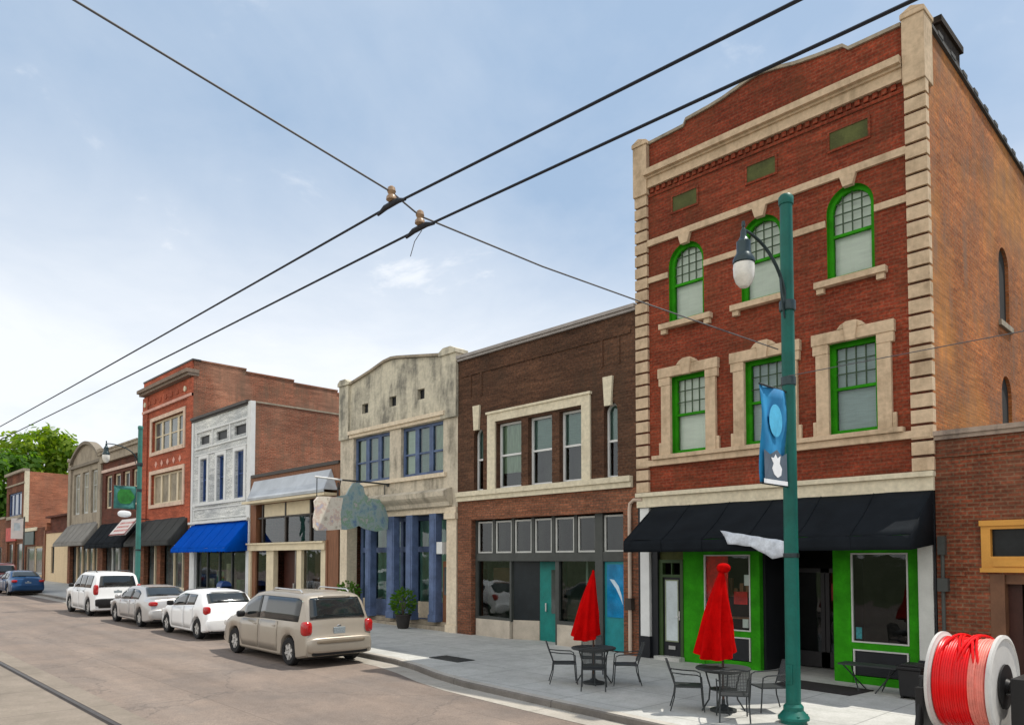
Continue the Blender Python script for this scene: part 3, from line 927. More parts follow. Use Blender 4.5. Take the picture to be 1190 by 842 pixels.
for a, c in ((-10.74, -10.04), (-8.69, -7.99), (-6.75, -5.95)):
    q = MB(); q.box(a, c, YF - 0.012, YF + 0.02, 11.28, 11.66)
    vp = B.part('vent_panel', q, green_dull)
    q = MB(); q.box(a - .05, c + .05, YF - .03, YF + .02, 11.66, 11.71); q.box(a - .05, a, YF - .03, YF + .02, 11.28, 11.66); q.box(c, c + .05, YF - .03, YF + .02, 11.28, 11.66); q.box(a - .05, c + .05, YF - .03, YF + .02, 11.23, 11.28)
    B.part('vent_surround', q, brick_red, vp)
# side wall with two arched openings
b = MB()
def sidewall(mb, X, y0, y1, z0, z1a, z1b, holes, th=0.12):
    ys = sorted({y0, y1, *[h[0] for h in holes], *[h[1] for h in holes]})
    zs = sorted({z0, *[h[2] for h in holes], *[h[3] for h in holes]})
    def ztop(y): return z1a + (z1b - z1a) * (y - y0) / (y1 - y0)
    for i in range(len(ys) - 1):
        for j in range(len(zs)):
            hi = zs[j + 1] if j + 1 < len(zs) else None
            cy = (ys[i] + ys[i + 1]) / 2
            cz = (zs[j] + hi) / 2 if hi else 99
            if any(h[0] < cy < h[1] and h[2] < cz < h[3] for h in holes):
                continue
            mb.face([(X, ys[i], zs[j]), (X, ys[i + 1], zs[j]), (X, ys[i + 1], hi or ztop(ys[i + 1])), (X, ys[i], hi or ztop(ys[i]))])
    for a, c, d, e in holes:
        r = (c - a) / 2
        p = arch_pts(a, c, e - r, r)
        mb.face([(X, a, d), (X - th, a, d), (X - th, a, e - r), (X, a, e - r)])
        mb.face([(X, c, d), (X, c, e - r), (X - th, c, e - r), (X - th, c, d)])
        mb.face([(X, a, d), (X, c, d), (X - th, c, d), (X - th, a, d)])
        for q, s in zip(p[:-1], p[1:]):
            mb.face([(X, q[0], q[1]), (X, s[0], s[1]), (X, s[0], e), (X, q[0], e)])
            mb.face([(X, q[0], q[1]), (X - th, q[0], q[1]), (X - th, s[0], s[1]), (X, s[0], s[1])])
shol = [(21.1, 22.0, 8.3, 10.2), (21.1, 22.0, 5.75, 7.0), (27.5, 28.4, 8.3, 10.2), (27.5, 28.4, 5.75, 7.0)]
sidewall(b, -4.862, YF + 0.002, 38.0, 0.0, 13.2, 12.2, shol)
b.face([(-11.868, 38, -0.3), (-11.868, YF, -0.3), (-11.868, YF, 13.2), (-11.868, 38, 12.2)])
b.face([(-4.862, 38, -0.3), (-11.868, 38, -0.3), (-11.868, 38, 12.2), (-4.862, 38, 12.2)])
b.face([(-4.862, YF, 13.2), (-4.862, 38, 12.2), (-5.15, 38, 12.2), (-5.15, YF, 13.2)])
b.face([(-5.15, YF, 13.2), (-5.15, 38, 12.2), (-5.15, 38, 11.4), (-5.15, YF, 12.4)])
B.part('side_wall', b, brick_side)
for h in shol:
    q = MB(); q.box(-4.99, -4.94, h[0] - .05, h[1] + .05, h[2] - .05, h[3] + .05)
    f = B.part('window', q, room_dark)
    q = MB(); q.box(-4.93, -4.80, h[0] - .12, h[1] + .12, h[2] - .14, h[2] - .005)
    B.part('sill', q, stone_grey, f)
q = MB()
yy = YF + 0.4
q.prism([(YF + .35, 13.19), (38, 12.2), (38, 12.27), (YF + .35, 13.26)], -4.80, -5.20, plane='yz')
for k in range(26):
    ya = YF + 0.7 + k * 0.82
    zt = 13.2 - (ya - YF) * 1.0 / 22
    q.box(-5.18, -4.79, ya, ya + 0.30, zt + 0.05, zt + 0.13)
B.part('coping', q, roof_felt)
q = MB()
q.box(-5.30, -4.90, 17.15, 18.5, 12.3, 13.72); q.box(-5.36, -4.84, 17.08, 18.58, 13.72, 13.86)
q.box(-5.24, -4.96, 17.3, 17.7, 13.86, 13.98); q.box(-5.24, -4.96, 17.95, 18.35, 13.86, 13.96)
B.part('chimney', q, brick('sooty_brick', (0.035, 0.025, 0.02), (0.022, 0.018, 0.016), (0.02, 0.018, 0.015), stain=0.6))
q = MB(); q.face([(-11.86, YF + .3, 12.2), (-5.15, YF + .3, 12.2), (-5.15, 37.9, 11.4), (-11.86, 37.9, 11.4)])
B.part('roof', q, roof_felt)
# ground floor shopfront
for a, c in ((-11.83, -11.51), (-5.19, -4.88)):
    q = MB()
    q.box(a, c, YF - 0.06, YF + .25, -0.3, 0.55, 1)
    q.box(a + .02, c - .02, YF - 0.04, YF + .25, 0.55, 3.83, 0)
    q.box(a - .01, c + .01, YF - 0.07, YF + .1, 3.28, 3.40, 1)
    B.part('pilaster', q, [grey_white if a > -8 else white_paint, black_paint], bevel=0.008)
q = MB()
q.box(-11.88, -11.832, YF - 0.02, YF + .2, -0.3, 3.83); q.box(-4.878, -4.85, YF - 0.02, YF + .2, -0.3, 3.83)
q.box(-11.508, -11.33, YF + 0.04, YF + .2, -0.3, 3.83)
B.part('black_trim_strip', q, black_paint)
YS = YF + 0.12
q = MB()
q.box(-10.62, -10.03, YS, YS + .15, -0.15, 2.95)
q.box(-10.03, -8.80, YS, YS + .14, 2.62, 2.95)
q.box(-10.03, -8.80, YS, YS + .14, 0.70, 0.84)
q.box(-8.81, -8.58, YS, YS + .16, -0.15, 2.95)
q.box(-10.03, -8.81, YS + .02, YS + .12, -0.15, 0.14)
q.box(-6.90, -6.52, YS, YS + .15, -0.2, 2.95)
q.box(-6.52, -5.39, YS, YS + .14, 2.64, 2.95)
q.box(-6.52, -5.39, YS, YS + .14, 0.62, 0.79)
q.box(-5.40, -5.20, YS, YS + .16, -0.2, 2.95)
q.box(-6.52, -5.40, YS + .02, YS + .12, -0.2, 0.10)
q.box(-11.33, -6.0, YS + .02, YS + .12, 2.95, 3.83)
q.box(-6.0, -5.2, YS + .02, YS + .12, 2.95, 3.83)
B.part('shopfront', q, green_paint, bevel=0.006)
for a, c, d, e, nm in ((-10.03, -8.81, 0.84, 2.62, 1), (-6.52, -5.40, 0.79, 2.64, 2)):
    q = MB()
    t = 0.03
    q.box(a + .002, a + t, YS - .012, YS + .05, d + .002, e - .002); q.box(c - t, c - .002, YS - .012, YS + .05, d + .002, e - .002)
    q.box(a + t, c - t, YS - .012, YS + .05, d + .002, d + t); q.box(a + t, c - t, YS - .012, YS + .05, e - t, e - .002)
    f = B.part('shop_window', q, grey_white)
    q = MB(); q.face([(a, YS + .04, d), (c, YS + .04, d), (c, YS + .04, e), (a, YS + .04, e)])
    B.part('pane', q, glass, f)
    q = MB(); q.box(a + .05, c - .05, YS + .03, YS + .1, 0.16 if nm == 1 else 0.12, d - .17)
    pn = B.part('bulkhead_panel', q, black_paint)
    q = MB()
    z0_, z1_ = (0.16 if nm == 1 else 0.12), d - .17
    q.box(a + .02, a + .05, YS - .005, YS + .1, z0_, z1_); q.box(c - .05, c - .02, YS - .005, YS + .1, z0_, z1_); q.box(a + .02, c - .02, YS - .005, YS + .1, z1_, z1_ + .03)
    B.part('panel_moulding', q, grey_white, pn)
# things on show behind the left window: red poster, shelf, small notices
q = MB(); q.box(-10.02, -9.42, YS + .06, YS + .08, 1.55, 2.60); q.box(-9.35, -9.0, YS + .2, YS + .22, 1.45, 1.75); B.part('window_poster', q, plain('red_poster', (0.75, 0.012, 0.012), 0.6, 0.5, 4))
q = MB(); q.box(-9.95, -8.85, YS + .25, YS + .5, 1.62, 1.67); q.box(-9.95, -8.85, YS + .25, YS + .5, 1.10, 1.14)
for i in range(7):
    xx = -9.85 + i * 0.15
    q.box(xx, xx + .09, YS + .3, YS + .4, 1.67, 1.67 + 0.15 + 0.12 * (i % 3))
B.part('display_shelf', q, wood_brown)
q = MB(); q.box(-9.05, -8.90, YS + .06, YS + .075, 0.92, 1.12); q.box(-9.0, -8.86, YS + .06, YS + .075, 1.9, 2.15); B.part('window_notice', q, white_paint)
q = MB(); q.box(-6.46, -6.34, YS + .06, YS + .075, 0.86, 1.10); B.part('window_notice', q, plain('cyan_notice', (0.05, 0.45, 0.55), 0.6, 0.4, 20))
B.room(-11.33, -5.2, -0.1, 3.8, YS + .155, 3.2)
# side door (left)
q = MB()
q.box(-11.33, -11.22, YS - .02, YS + .12, 0.0, 2.42); q.box(-10.70, -10.62, YS - .02, YS + .12, 0.0, 2.42)
q.box(-11.22, -10.70, YS - .02, YS + .12, 2.06, 2.13); q.box(-11.33, -10.62, YS - .02, YS + .12, 2.42, 2.50)
q.box(-10.975, -10.945, YS, YS + .1, 2.13, 2.42)
B.part('door_frame', q, plain('dark_green_frame', (0.035, 0.07, 0.02), 0.5, 0.2))
q = MB(); q.box(-11.33, -10.62, YS + .03, YS + .05, 2.50, 2.95); B.part('transom_panel', q, green_dull)
q = MB(); q.box(-11.218, -10.702, YS + .02, YS + .07, 0.10, 2.055)
dr = B.part('door', q, black_paint)
q = MB(); q.box(-11.13, -10.79, YS + .0, YS + .019, 0.48, 1.97); B.part('door_pane', q, plain('frosted_door_pane', (0.55, 0.62, 0.64), 0.3, 0.2, 1.5, spec=0.5), dr)
q = MB(); q.box(-11.155, -11.13, YS - .008, YS + .018, 0.45, 2.0); q.box(-10.79, -10.765, YS - .008, YS + .018, 0.45, 2.0); q.box(-11.13, -10.79, YS - .008, YS + .018, 1.97, 2.0); q.box(-11.13, -10.79, YS - .008, YS + .018, 0.45, 0.48)
B.part('pane_moulding', q, plain('olive_trim', (0.24, 0.28, 0.18), 0.5), dr)
q = MB(); q.box(-11.06, -10.86, YS - .01, YS + .018, 0.26, 0.35); B.part('letter_plate', q, chrome, dr)
q = MB(); q.box(-10.755, -10.725, YS - .015, YS + .018, 1.0, 1.22); q.tube([(-10.74, YS - .01, 1.08), (-10.74, YS - .06, 1.08), (-10.82, YS - .06, 1.08)], 0.012, 6); B.part('handle', q, chrome, dr)
q = MB(); q.box(-11.35, -10.6, YF - .12, YS + .1, -0.1, 0.09); B.part('doorstep', q, walk_m)
# recessed entrance doors
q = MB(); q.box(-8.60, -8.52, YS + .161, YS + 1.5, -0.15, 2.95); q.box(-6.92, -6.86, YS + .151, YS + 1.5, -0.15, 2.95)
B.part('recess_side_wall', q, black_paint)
q = MB()
ye = YS + 1.45
for a, c in ((-8.5, -7.72), (-7.70, -6.93)):
    q.box(a, a + .09, ye, ye + .06, 0.0, 2.3); q.box(c - .09, c, ye, ye + .06, 0.0, 2.3); q.box(a, c, ye, ye + .06, 2.2, 2.3); q.box(a, c, ye, ye + .06, 0.0, 0.35)
dd = B.part('entrance_door', q, plain('entrance_door_frame', (0.03, 0.028, 0.03), 0.4))
q = MB(); q.face([(-8.45, ye + .03, 0.1), (-6.95, ye + .03, 0.1), (-6.95, ye + .03, 2.25), (-8.45, ye + .03, 2.25)]); B.part('pane', q, glass_dark, dd)
q = MB(); q.lathe([(0.0, 0), (0.16, 0.0), (0.16, 0.01), (0.0, 0.011)], (-7.15, ye - .02, 0.95), 18, 'y'); B.part('round_notice', q, white_paint, dd)
q = MB(); q.lathe([(0.0, 0), (0.10, 0.0), (0.10, 0.014), (0.0, 0.015)], (-7.15, ye - .026, 0.95), 18, 'y'); B.part('round_notice_centre', q, plain('grey_notice', (0.2, 0.22, 0.24), 0.5), dd)
q = MB(); q.box(-7.55, -7.12, ye - .02, ye - .005, 1.55, 1.95); B.part('door_poster', q, plain('red_door_poster', (0.35, 0.03, 0.02), 0.6, 0.5, 6), dd)
B.awning(-11.35, -4.86, 3.83, 2.95, 14.68, 0.27, awning_black, y=YF - 0.10)
q = MB(); q.box(-5.02, -4.93, YF - .22, YF - .07, 3.22, 3.42); q.tube([(-4.975, YF - .07, 3.5), (-4.975, YF - .2, 3.5), (-4.975, YF - .2, 3.42)], .012, 6); B.part('wall_lamp', q, black_paint)

# ================================================================== dark brown brick building
B = Bld('brick_building', -15.55, 'two-storey dark brown brick building with three cream-framed sash windows and teal door')
x0, x1 = -19.19, -11.89
b = MB()
holes = [(-17.32, -16.22, 4.72, 6.75), (-15.93, -14.95, 4.72, 6.75), (-14.66, -13.79, 4.72, 6.75), (-18.40, -17.95, 4.72, 6.72, 0.225), (-13.02, -12.55, 4.72, 6.76, 0.235)]
facade(b, x0, x1, 4.39, 9.05, holes, th=0.30)
B.part('wall', b, brick_brown)
q = MB()
q.box(x0 + .01, x1 - .01, YF - .08, YF + .38, 9.05, 9.13); q.box(x0 + .01, x1 - .01, YF - .13, YF + .42, 9.13, 9.22)
B.part('coping', q, [plain('pale_tin_coping', (0.34, 0.31, 0.29), 0.5, 0.2)])
q = MB()
q.box(x0 + .2, x1 - .2, YF - .03, YF + .02, 8.5, 8.58)
for a, c in ((-18.6, -18.0), (-13.1, -12.45)):
    q.box(a, a + .07, YF - .03, YF + .02, 7.75, 8.5); q.box(c - .07, c, YF - .03, YF + .02, 7.75, 8.5)
B.part('brick_panel_band', q, brick_brown)
b = MB()
facade(b, x0, x1, -0.3, 4.39, [(-18.52, -12.38, -0.3, 3.78)], th=0.35)
B.part('lower_wall', b, brick_brownred)
q = MB(); q.box(x0 + .03, -12.05, YF - .10, YF + .03, 4.40, 4.55); q.box(x0 + .03, -12.05, YF - .16, YF + .03, 4.55, 4.70)
B.part('sill_band', q, stone_cream)
q = MB()
q.box(-17.70, -17.34, YF - .06, YF + .06, 4.70, 6.82); q.box(-13.78, -13.47, YF - .06, YF + .06, 4.70, 6.82)
q.box(-17.70, -13.47, YF - .06, YF + .06, 6.82, 7.08); q.box(-17.74, -13.43, YF - .10, YF + .06, 7.08, 7.15)
B.part('window_surround', q, stone_cream)
for c, w in ((-18.23, .15), (-12.84, .15)):
    q = MB(); q.prism([(c - w * .75, 6.66), (c + w * .75, 6.66), (c + w * 1.1, 7.45), (c - w * 1.1, 7.45)], YF - .07, YF + .02)
    B.part('keystone', q, stone_cream)
for a, c in ((-17.32, -16.22), (-15.93, -14.95), (-14.66, -13.79)):
    B.window(a, c, 4.72, 6.75, YF + .16, white_paint, glass_green, fw=.065, meet=5.75, blind=blind_blue if a > -17 else curtain, blind_lo=5.72 if a > -17 else 5.2)
    kids(B.root)
for a, c in ((-18.40, -17.95), (-13.02, -12.55)):
    B.window(a, c, 4.72, 6.74, YF + .16, white_paint, glass_green, fw=.055, arch=(c - a) / 2 - .005, meet=5.72, blind=blind_blue, blind_lo=5.7)
# shopfront
YS = YF + .18
q = MB()
q.box(-18.52, -18.42, YS, YS + .2, 0.6, 3.78); q.box(-13.47, -13.20, YS - .04, YS + .2, -0.2, 3.78); q.box(-12.42, -12.38, YS, YS + .2, -0.2, 3.78)
q.box(-18.42, -13.47, YS - .03, YS + .2, 2.46, 2.70); q.box(-13.20, -12.42, YS - .03, YS + .2, 2.46, 2.72)
for xx in (-17.64, -16.77, -15.91, -15.08, -14.21):
    q.box(xx - .06, xx + .06, YS, YS + .18, 2.70, 3.78)
q.box(-16.92, -16.84, YS, YS + .2, 0.6, 2.46); q.box(-15.0, -14.86, YS, YS + .2, 0.0, 2.46)
q.box(-18.42, -16.92, YS, YS + .18, 0.62, 0.70); q.box(-14.86, -13.47, YS, YS + .18, 0.64, 0.74)
B.part('shopfront', q, grey_frame)
for a, c in ((-18.42, -17.70), (-17.58, -16.83), (-16.71, -15.97), (-15.85, -15.14), (-15.02, -14.27), (-14.15, -13.47), (-13.20, -12.42)):
    B.window(a + .01, c - .01, 2.71, 3.72, YS + .03, grey_white, glass_dark, fw=.05, fd=.06, blind=None)
for a, c in ((-18.42, -16.92), (-14.86, -13.47)):
    q = MB(); q.face([(a, YS + .08, .7), (c, YS + .08, .7), (c, YS + .08, 2.46), (a, YS + .08, 2.46)]); B.part('shop_window', q, glass_green)
q = MB(); q.box(-18.45, -16.88, YS - .04, YS + .15, -0.2, 0.62); q.box(-14.90, -13.46, YS - .04, YS + .15, -0.2, 0.64)
B.part('bulkhead', q, concrete_ramp)
q = MB(); q.prism([(-16.85, YS + .08), (-16.05, YS + .42), (-16.05, YS + .52), (-16.85, YS + .18)], 0.0, 0.65, plane='xy'); B.part('recess_bulkhead', q, concrete_ramp)
q = MB(); q.prism([(-16.85, YS + .11), (-16.05, YS + .45), (-16.05, YS + .48), (-16.85, YS + .14)], 0.65, 2.46, plane='xy'); B.part('recess_window', q, plain('dark_recess_glass', (0.014, 0.02, 0.024), 0.3, 0.3, spec=0.3))
q = MB(); q.box(-16.04, -15.02, YS + .44, YS + .50, 0.02, 2.44)
dr = B.part('door', q, teal_dark, label='dark teal recessed shop door')
q = MB(); q.box(-15.55, -15.15, YS + .42, YS + .439, 0.9, 2.2); B.part('door_pane', q, glass_far, dr)
q = MB(); q.box(-15.78, -15.73, YS + .39, YS + .439, 0.95, 1.2); B.part('handle', q, chrome, dr)
q = MB(); q.box(-15.02, -14.98, YS + .2, YS + .50, 0.0, 2.46); B.part('recess_side_wall', q, teal_dark)
q = MB(); q.box(-13.19, -12.43, YS + .04, YS + .10, 0.06, 2.45)
dr = B.part('door', q, teal_paint, label='bright teal door with a blue glass upper panel')
q = MB(); q.box(-13.10, -12.50, YS + .02, YS + .039, 0.95, 2.38); B.part('door_pane', q, plain('blue_glass_panel', (0.008, 0.20, 0.42), 0.1, 0.6, 1.6, spec=0.6), dr)
q = MB()
pts = [(-13.0, 1.98), (-12.85, 1.96), (-12.70, 1.80), (-12.60, 1.55), (-12.55, 1.30), (-12.65, 1.50), (-12.78, 1.72), (-12.92, 1.88)]
q.prism(pts, YS + .012, YS + .02); B.part('pane_emblem', q, plain('pale_emblem', (0.6, 0.75, 0.85), 0.4, 0.2), dr)
B.room(-18.5, -12.4, -0.1, 3.75, YS + .52, 2.2, plain('greenish_room', (0.22, 0.26, 0.22), 0.9, 0.6, 0.9))
q = MB()
for xx in (-14.6, -14.2, -13.85):
    q.box(xx, xx + .07, YS + .9, YS + .93, 1.75, 2.46)
B.part('hanging_display', q, white_paint)
q = MB(); q.tube([(-11.7, YF - .07, 4.05), (-11.98, YF - .07, 4.05), (-12.10, YF - .07, 3.96), (-12.12, YF - .07, 3.8), (-12.12, YF - .07, 0.1)], 0.05, 10)
B.part('downpipe', q, pipe_mat, smooth=True)
q = MB(); q.box(-12.22, -12.02, YF - .16, YF - .0, 1.2, 1.5); B.part('meter_box', q, brown_frame)
B.shell(x0, x1, -0.3, 9.05, 22, brick_brown)
# things inside the left shop window
q = MB(); q.box(-18.2, -17.3, YS + .5, YS + .53, 1.75, 2.25); B.part('display_board', q, plain('brown_board', (0.22, 0.09, 0.06), 0.7, 0.3))

# ================================================================== stucco building with blue timber
B = Bld('stucco_building', -22.87, 'two-storey stained beige stucco building with blue window frames and blue shopfront posts')
x0, x1 = -26.54, -19.21
b = MB()
wl, wr = (-25.58, -23.12), (-22.42, -19.98)
holes = [(-25.0, -24.57, 8.13, 8.50), (-23.17, -22.73, 8.13, 8.50), (-21.45, -21.03, 8.13, 8.50)]
holes2 = [(wl[0], wl[1], 5.45, 7.24), (wr[0], wr[1], 5.45, 7.24)]
facade(b, x0, x1, 7.24, 9.35, holes, th=0.3)
b.prism([(-25.85, 9.35), (-20.05, 9.35), (-20.05, 9.42), (-22.6, 9.82), (-23.0, 9.86), (-23.5, 9.84), (-24.4, 9.64), (-25.85, 9.38)], YF, YF + .3)
B.part('upper_wall', b, stucco_top)
b = MB()
facade(b, x0, x1, 4.25, 7.24, holes2, th=0.25)
B.part('wall', b, stucco_beige)
q = MB()
tp = [(-25.85, 9.38), (-24.4, 9.64), (-23.5, 9.84), (-23.0, 9.88), (-22.6, 9.84), (-20.05, 9.43)]
for p, r in zip(tp[:-1], tp[1:]):
    q.prism([(p[0], p[1]), (r[0], r[1]), (r[0], r[1] + .09), (p[0], p[1] + .09)], YF - .09, YF + .38)
B.part('coping', q, stone_grey)
for a, c, zt in ((-26.54, -25.85, 9.40), (-20.05, -19.21, 9.38)):
    q = MB()
    q.box(a + .02, c - .0, YF - .10, YF + .3, 7.25, zt)
    q.box(a - .02, c + .05, YF - .16, YF + .4, zt, zt + .12)
    q.prism([(a - .02, zt + .12), (c + .05, zt + .12), ((a + c) / 2 + .2, zt + .24), ((a + c) / 2 - .2, zt + .24)], YF - .16, YF + .4)
    B.part('corner_pier', q, stucco_top)
for h in holes:
    q = MB(); q.box(h[0] + .003, h[1] - .003, YF + .14, YF + .2, h[2], h[3]); B.part('vent_opening', q, black_paint)
q = MB(); q.box(-25.8, -19.8, YF - .08, YF + .02, 7.26, 7.38); q.box(-25.8, -19.8, YF - .15, YF + .02, 7.38, 7.52)
B.part('window_head_ledge', q, stucco_low)
q = MB(); q.box(-25.7, -19.8, YF - .10, YF + .02, 5.30, 5.44)
B.part('sill_ledge', q, stucco_low)
q = MB()
q.prism([(YF + .02, 4.30), (YF - .12, 4.30), (YF - .15, 4.44), (YF - .30, 4.55), (YF - .36, 4.62), (YF - .38, 4.78), (YF - .22, 4.86), (YF + .02, 4.92)], -26.2, -19.5, plane='yz')
B.part('cornice', q, stucco_beige)
for a, c in (wl, wr):
    for j in range(3):
        p = a + (c - a) * j / 3; r = a + (c - a) * (j + 1) / 3
        B.window(p + .005, r - .005, 5.46, 7.23, YF + .12, blue_paint, glass_green, fw=.10, fd=.09, meet=6.25, blind=[curtain, blind_blue, curtain, blind_mat, blind_blue, curtain][j + (3 if a > -23 else 0)])
b = MB()
q = MB()
for a, c in ((-26.52, -25.95), (-19.80, -19.23)):
    q = MB()
    q.box(a, c, YF - .06, YF + .5, -0.2, 0.35); q.box(a + .03, c - .03, YF - .02, YF + .45, 0.35, 3.85); q.box(a - .0, c + .02, YF - .12, YF + .5, 3.85, 4.05); q.box(a, c, YF - .07, YF + .5, 4.05, 4.25)
    B.part('pilaster', q, stucco_low, bevel=0.01)
q = MB(); q.box(-25.95, -19.80, YF + .02, YF + .4, 4.08, 4.25); B.part('lintel', q, stucco_low)
gz0 = 0.13
q = MB(); q.box(-25.95, -19.80, YF + .0, YF + 1.6, -0.2, gz0 + .12); q.box(-25.95, -19.80, YF + .25, YF + 1.6, gz0 + .12, gz0 + .25)
B.part('raised_step', q, stone_grey)
for a, c in ((-24.74, -24.38), (-23.30, -22.86), (-22.13, -21.74), (-20.77, -20.40)):
    q = MB(); q.box(a, c, YF + .02, YF + .30, gz0 + .25, 4.08); q.box(a + .07, c - .07, YF - .0, YF + .02, gz0 + .6, 3.9); q.box(a - .02, c + .02, YF - .01, YF + .31, gz0 + .25, gz0 + .5)
    B.part('timber_post', q, blue_paint, bevel=0.01)
YS = YF + .62
q = MB()
for xx in (-25.9, -25.0, -24.1, -23.2, -22.3, -21.4, -20.5, -19.95):
    q.box(xx - .08, xx + .08, YS, YS + .14, 0.3, 4.08)
q.box(-25.95, -19.8, YS + .005, YS + .13, 2.78, 2.98); q.box(-25.95, -19.8, YS + .005, YS + .13, 3.92, 4.08); q.box(-25.95, -19.8, YS + .005, YS + .13, 0.3, 0.42)
B.part('shopfront', q, blue_paint)
for k, xx in enumerate((-25.9, -25.0, -24.1, -23.2, -22.3, -21.4)):
    a, c = xx + .08, xx + .82
    q = MB(); q.box(a, c, YS + .02, YS + .10, 0.42, 1.0)
    B.part('bulkhead_panel', q, stucco_low if k % 2 == 0 else blue_paint)
    q = MB(); q.face([(a, YS + .06, 1.0), (c, YS + .06, 1.0), (c, YS + .06, 2.78), (a, YS + .06, 2.78)]); q.face([(a, YS + .06, 2.98), (c, YS + .06, 2.98), (c, YS + .06, 3.92), (a, YS + .06, 3.92)])
    w = B.part('shop_window', q, glass_green)
    q = MB(); q.grid([[(a + (c - a) * i / 8, YS + .12 + .01 * math.sin(i * 2.3), z) for i in range(9)] for z in (0.6, 3.9)]); B.part('curtain', q, plain('green_curtain', (0.34, 0.55, 0.50), 0.9, 0.35, 1.2) if 'green_curtain' not in MATS else MATS['green_curtain'], w)
q = MB(); q.box(-20.34, -19.86, YF + .30, YF + .36, gz0 + .25, 2.45); dr = B.part('door', q, wood_brown, label='brown wooden side door')
q = MB(); q.box(-20.25, -19.95, YF + .28, YF + .299, 1.3, 2.25); B.part('door_pane', q, glass_far, dr)
q = MB(); q.box(-20.3, -20.0, YF - .02, YF + .28, 2.7, 3.1); B.part('air_conditioner', q, white_paint)
B.room(-25.95, -19.8, 0.1, 4.1, YS + .3, 2.5, room_mid)
B.shell(x0, x1, -0.3, 8.9, 22, brick_party, zfar=8.6)

# ================================================================== low one-storey shop with tin hood
B = Bld('shop_building', -30.55, 'low brown one-storey shop with a pale tin hood over its transom', 'building')
x0, x1 = -34.58, -26.56
b = MB()
facade(b, x0, x1, 5.05, 6.4, [], th=.3)
b.box(x0, -34.0, YF, YF + .3, -.2, 5.05); b.box(-27.0, x1, YF, YF + .3, -.2, 5.05)
B.part('wall', b, wood_brown)
q = MB()
q.grid([[(-34.2, YF - .02, 6.18), (-27.2, YF - .02, 6.18)], [(-33.9, YF - .35, 5.62), (-27.0, YF - .35, 5.62)], [(-33.6, YF - .62, 5.30), (-26.75, YF - .62, 5.30)]])
q.grid([[(-33.6, YF - .62, 5.30), (-26.75, YF - .62, 5.30)], [(-33.6, YF - .60, 5.20), (-26.75, YF - .60, 5.20)]])
q.face([(-27.2, YF - .02, 6.18), (-27.0, YF - .35, 5.62), (-26.75, YF - .62, 5.30), (-26.75, YF - .0, 5.30)])
hd = B.part('hood', q, metal_hood, solid=.02)
q = MB(); q.box(-34.3, -26.8, YF - .58, YF + .0, 5.08, 5.19); B.part('hood_fascia', q, cream_paint, hd)
q = MB(); q.box(-34.5, -26.6, YF - .06, YF + .3, 6.36, 6.5); B.part('coping', q, brown_frame)
q = MB()
for a, c in ((-33.35, -31.3), (-31.24, -29.1)):
    q.box(a, c, YF + .10, YF + .16, 4.48, 5.06)
B.part('transom_boards', q, cream_paint)
q = MB()
for xx in (-33.5, -31.27, -29.05, -27.4):
    q.box(xx - .06, xx + .06, YF + .08, YF + .2, 3.3, 5.08)
q.box(-34.0, -27.0, YF + .085, YF + .2, 4.40, 4.475)
B.part('transom_frame', q, brown_frame)
q = MB(); q.face([(-33.9, YF + .15, 3.3), (-27.05, YF + .15, 3.3), (-27.05, YF + .15, 4.42), (-33.9, YF + .15, 4.42)]); q.face([(-29.0, YF + .15, 4.42), (-27.05, YF + .15, 4.42), (-27.05, YF + .15, 5.05), (-29.0, YF + .15, 5.05)])
B.part('transom_glass', q, glass_dark)
q = MB(); q.box(-34.58, -27.5, YF - .14, YF + .2, 2.92, 3.20); q.box(-34.58, -27.5, YF - .22, YF + .15, 3.20, 3.27); B.part('fascia_board', q, cream_paint)
q = MB(); q.box(-27.5, x1, YF - .05, YF + .15, -.2, 5.05); q.box(-27.5, -27.35, YF - .08, YF - .05, -.2, 3.3); B.part('timber_panel', q, wood_brown)
q = MB(); q.box(-34.56, -34.35, YF - .08, YF + .2, -.1, 2.92); q.box(-32.85, -32.15, YF - .02, YF + .2, -.1, 2.92); q.box(-29.96, -29.55, YF - .05, YF + .2, -.1, 2.92); q.box(-27.98, -27.52, YF - .02, YF + .2, -.1, 2.92)
B.part('post', q, cream_paint)
q = MB(); q.box(-32.13, -29.98, YF + .5, YF + .58, 0.2, 2.9); dr = B.part('door', q, door_brown)
q = MB(); q.box(-31.08, -31.04, YF + .48, YF + .5, 0.2, 2.9); q.box(-31.2, -31.12, YF + .44, YF + .499, 1.2, 1.45); B.part('handle', q, chrome, dr)
for a, c in ((-34.34, -32.86), (-29.54, -27.99)):
    q = MB(); q.face([(a, YF + .08, .8), (c, YF + .08, .8), (c, YF + .08, 2.92), (a, YF + .08, 2.92)]); w = B.part('shop_window', q, glass_dark)
    q = MB(); q.face([(a, YF + .6, .5), (c, YF + .6, .5), (c, YF + .6, 2.92), (a, YF + .6, 2.92)]); B.part('window_back', q, wood_brown, w)
    q = MB(); q.box(a, c, YF + .02, YF + .16, 0, .8); B.part('bulkhead', q, wood_brown)
B.shell(x0, x1, -.3, 6.36, 20, brick_party, zfar=5.6)

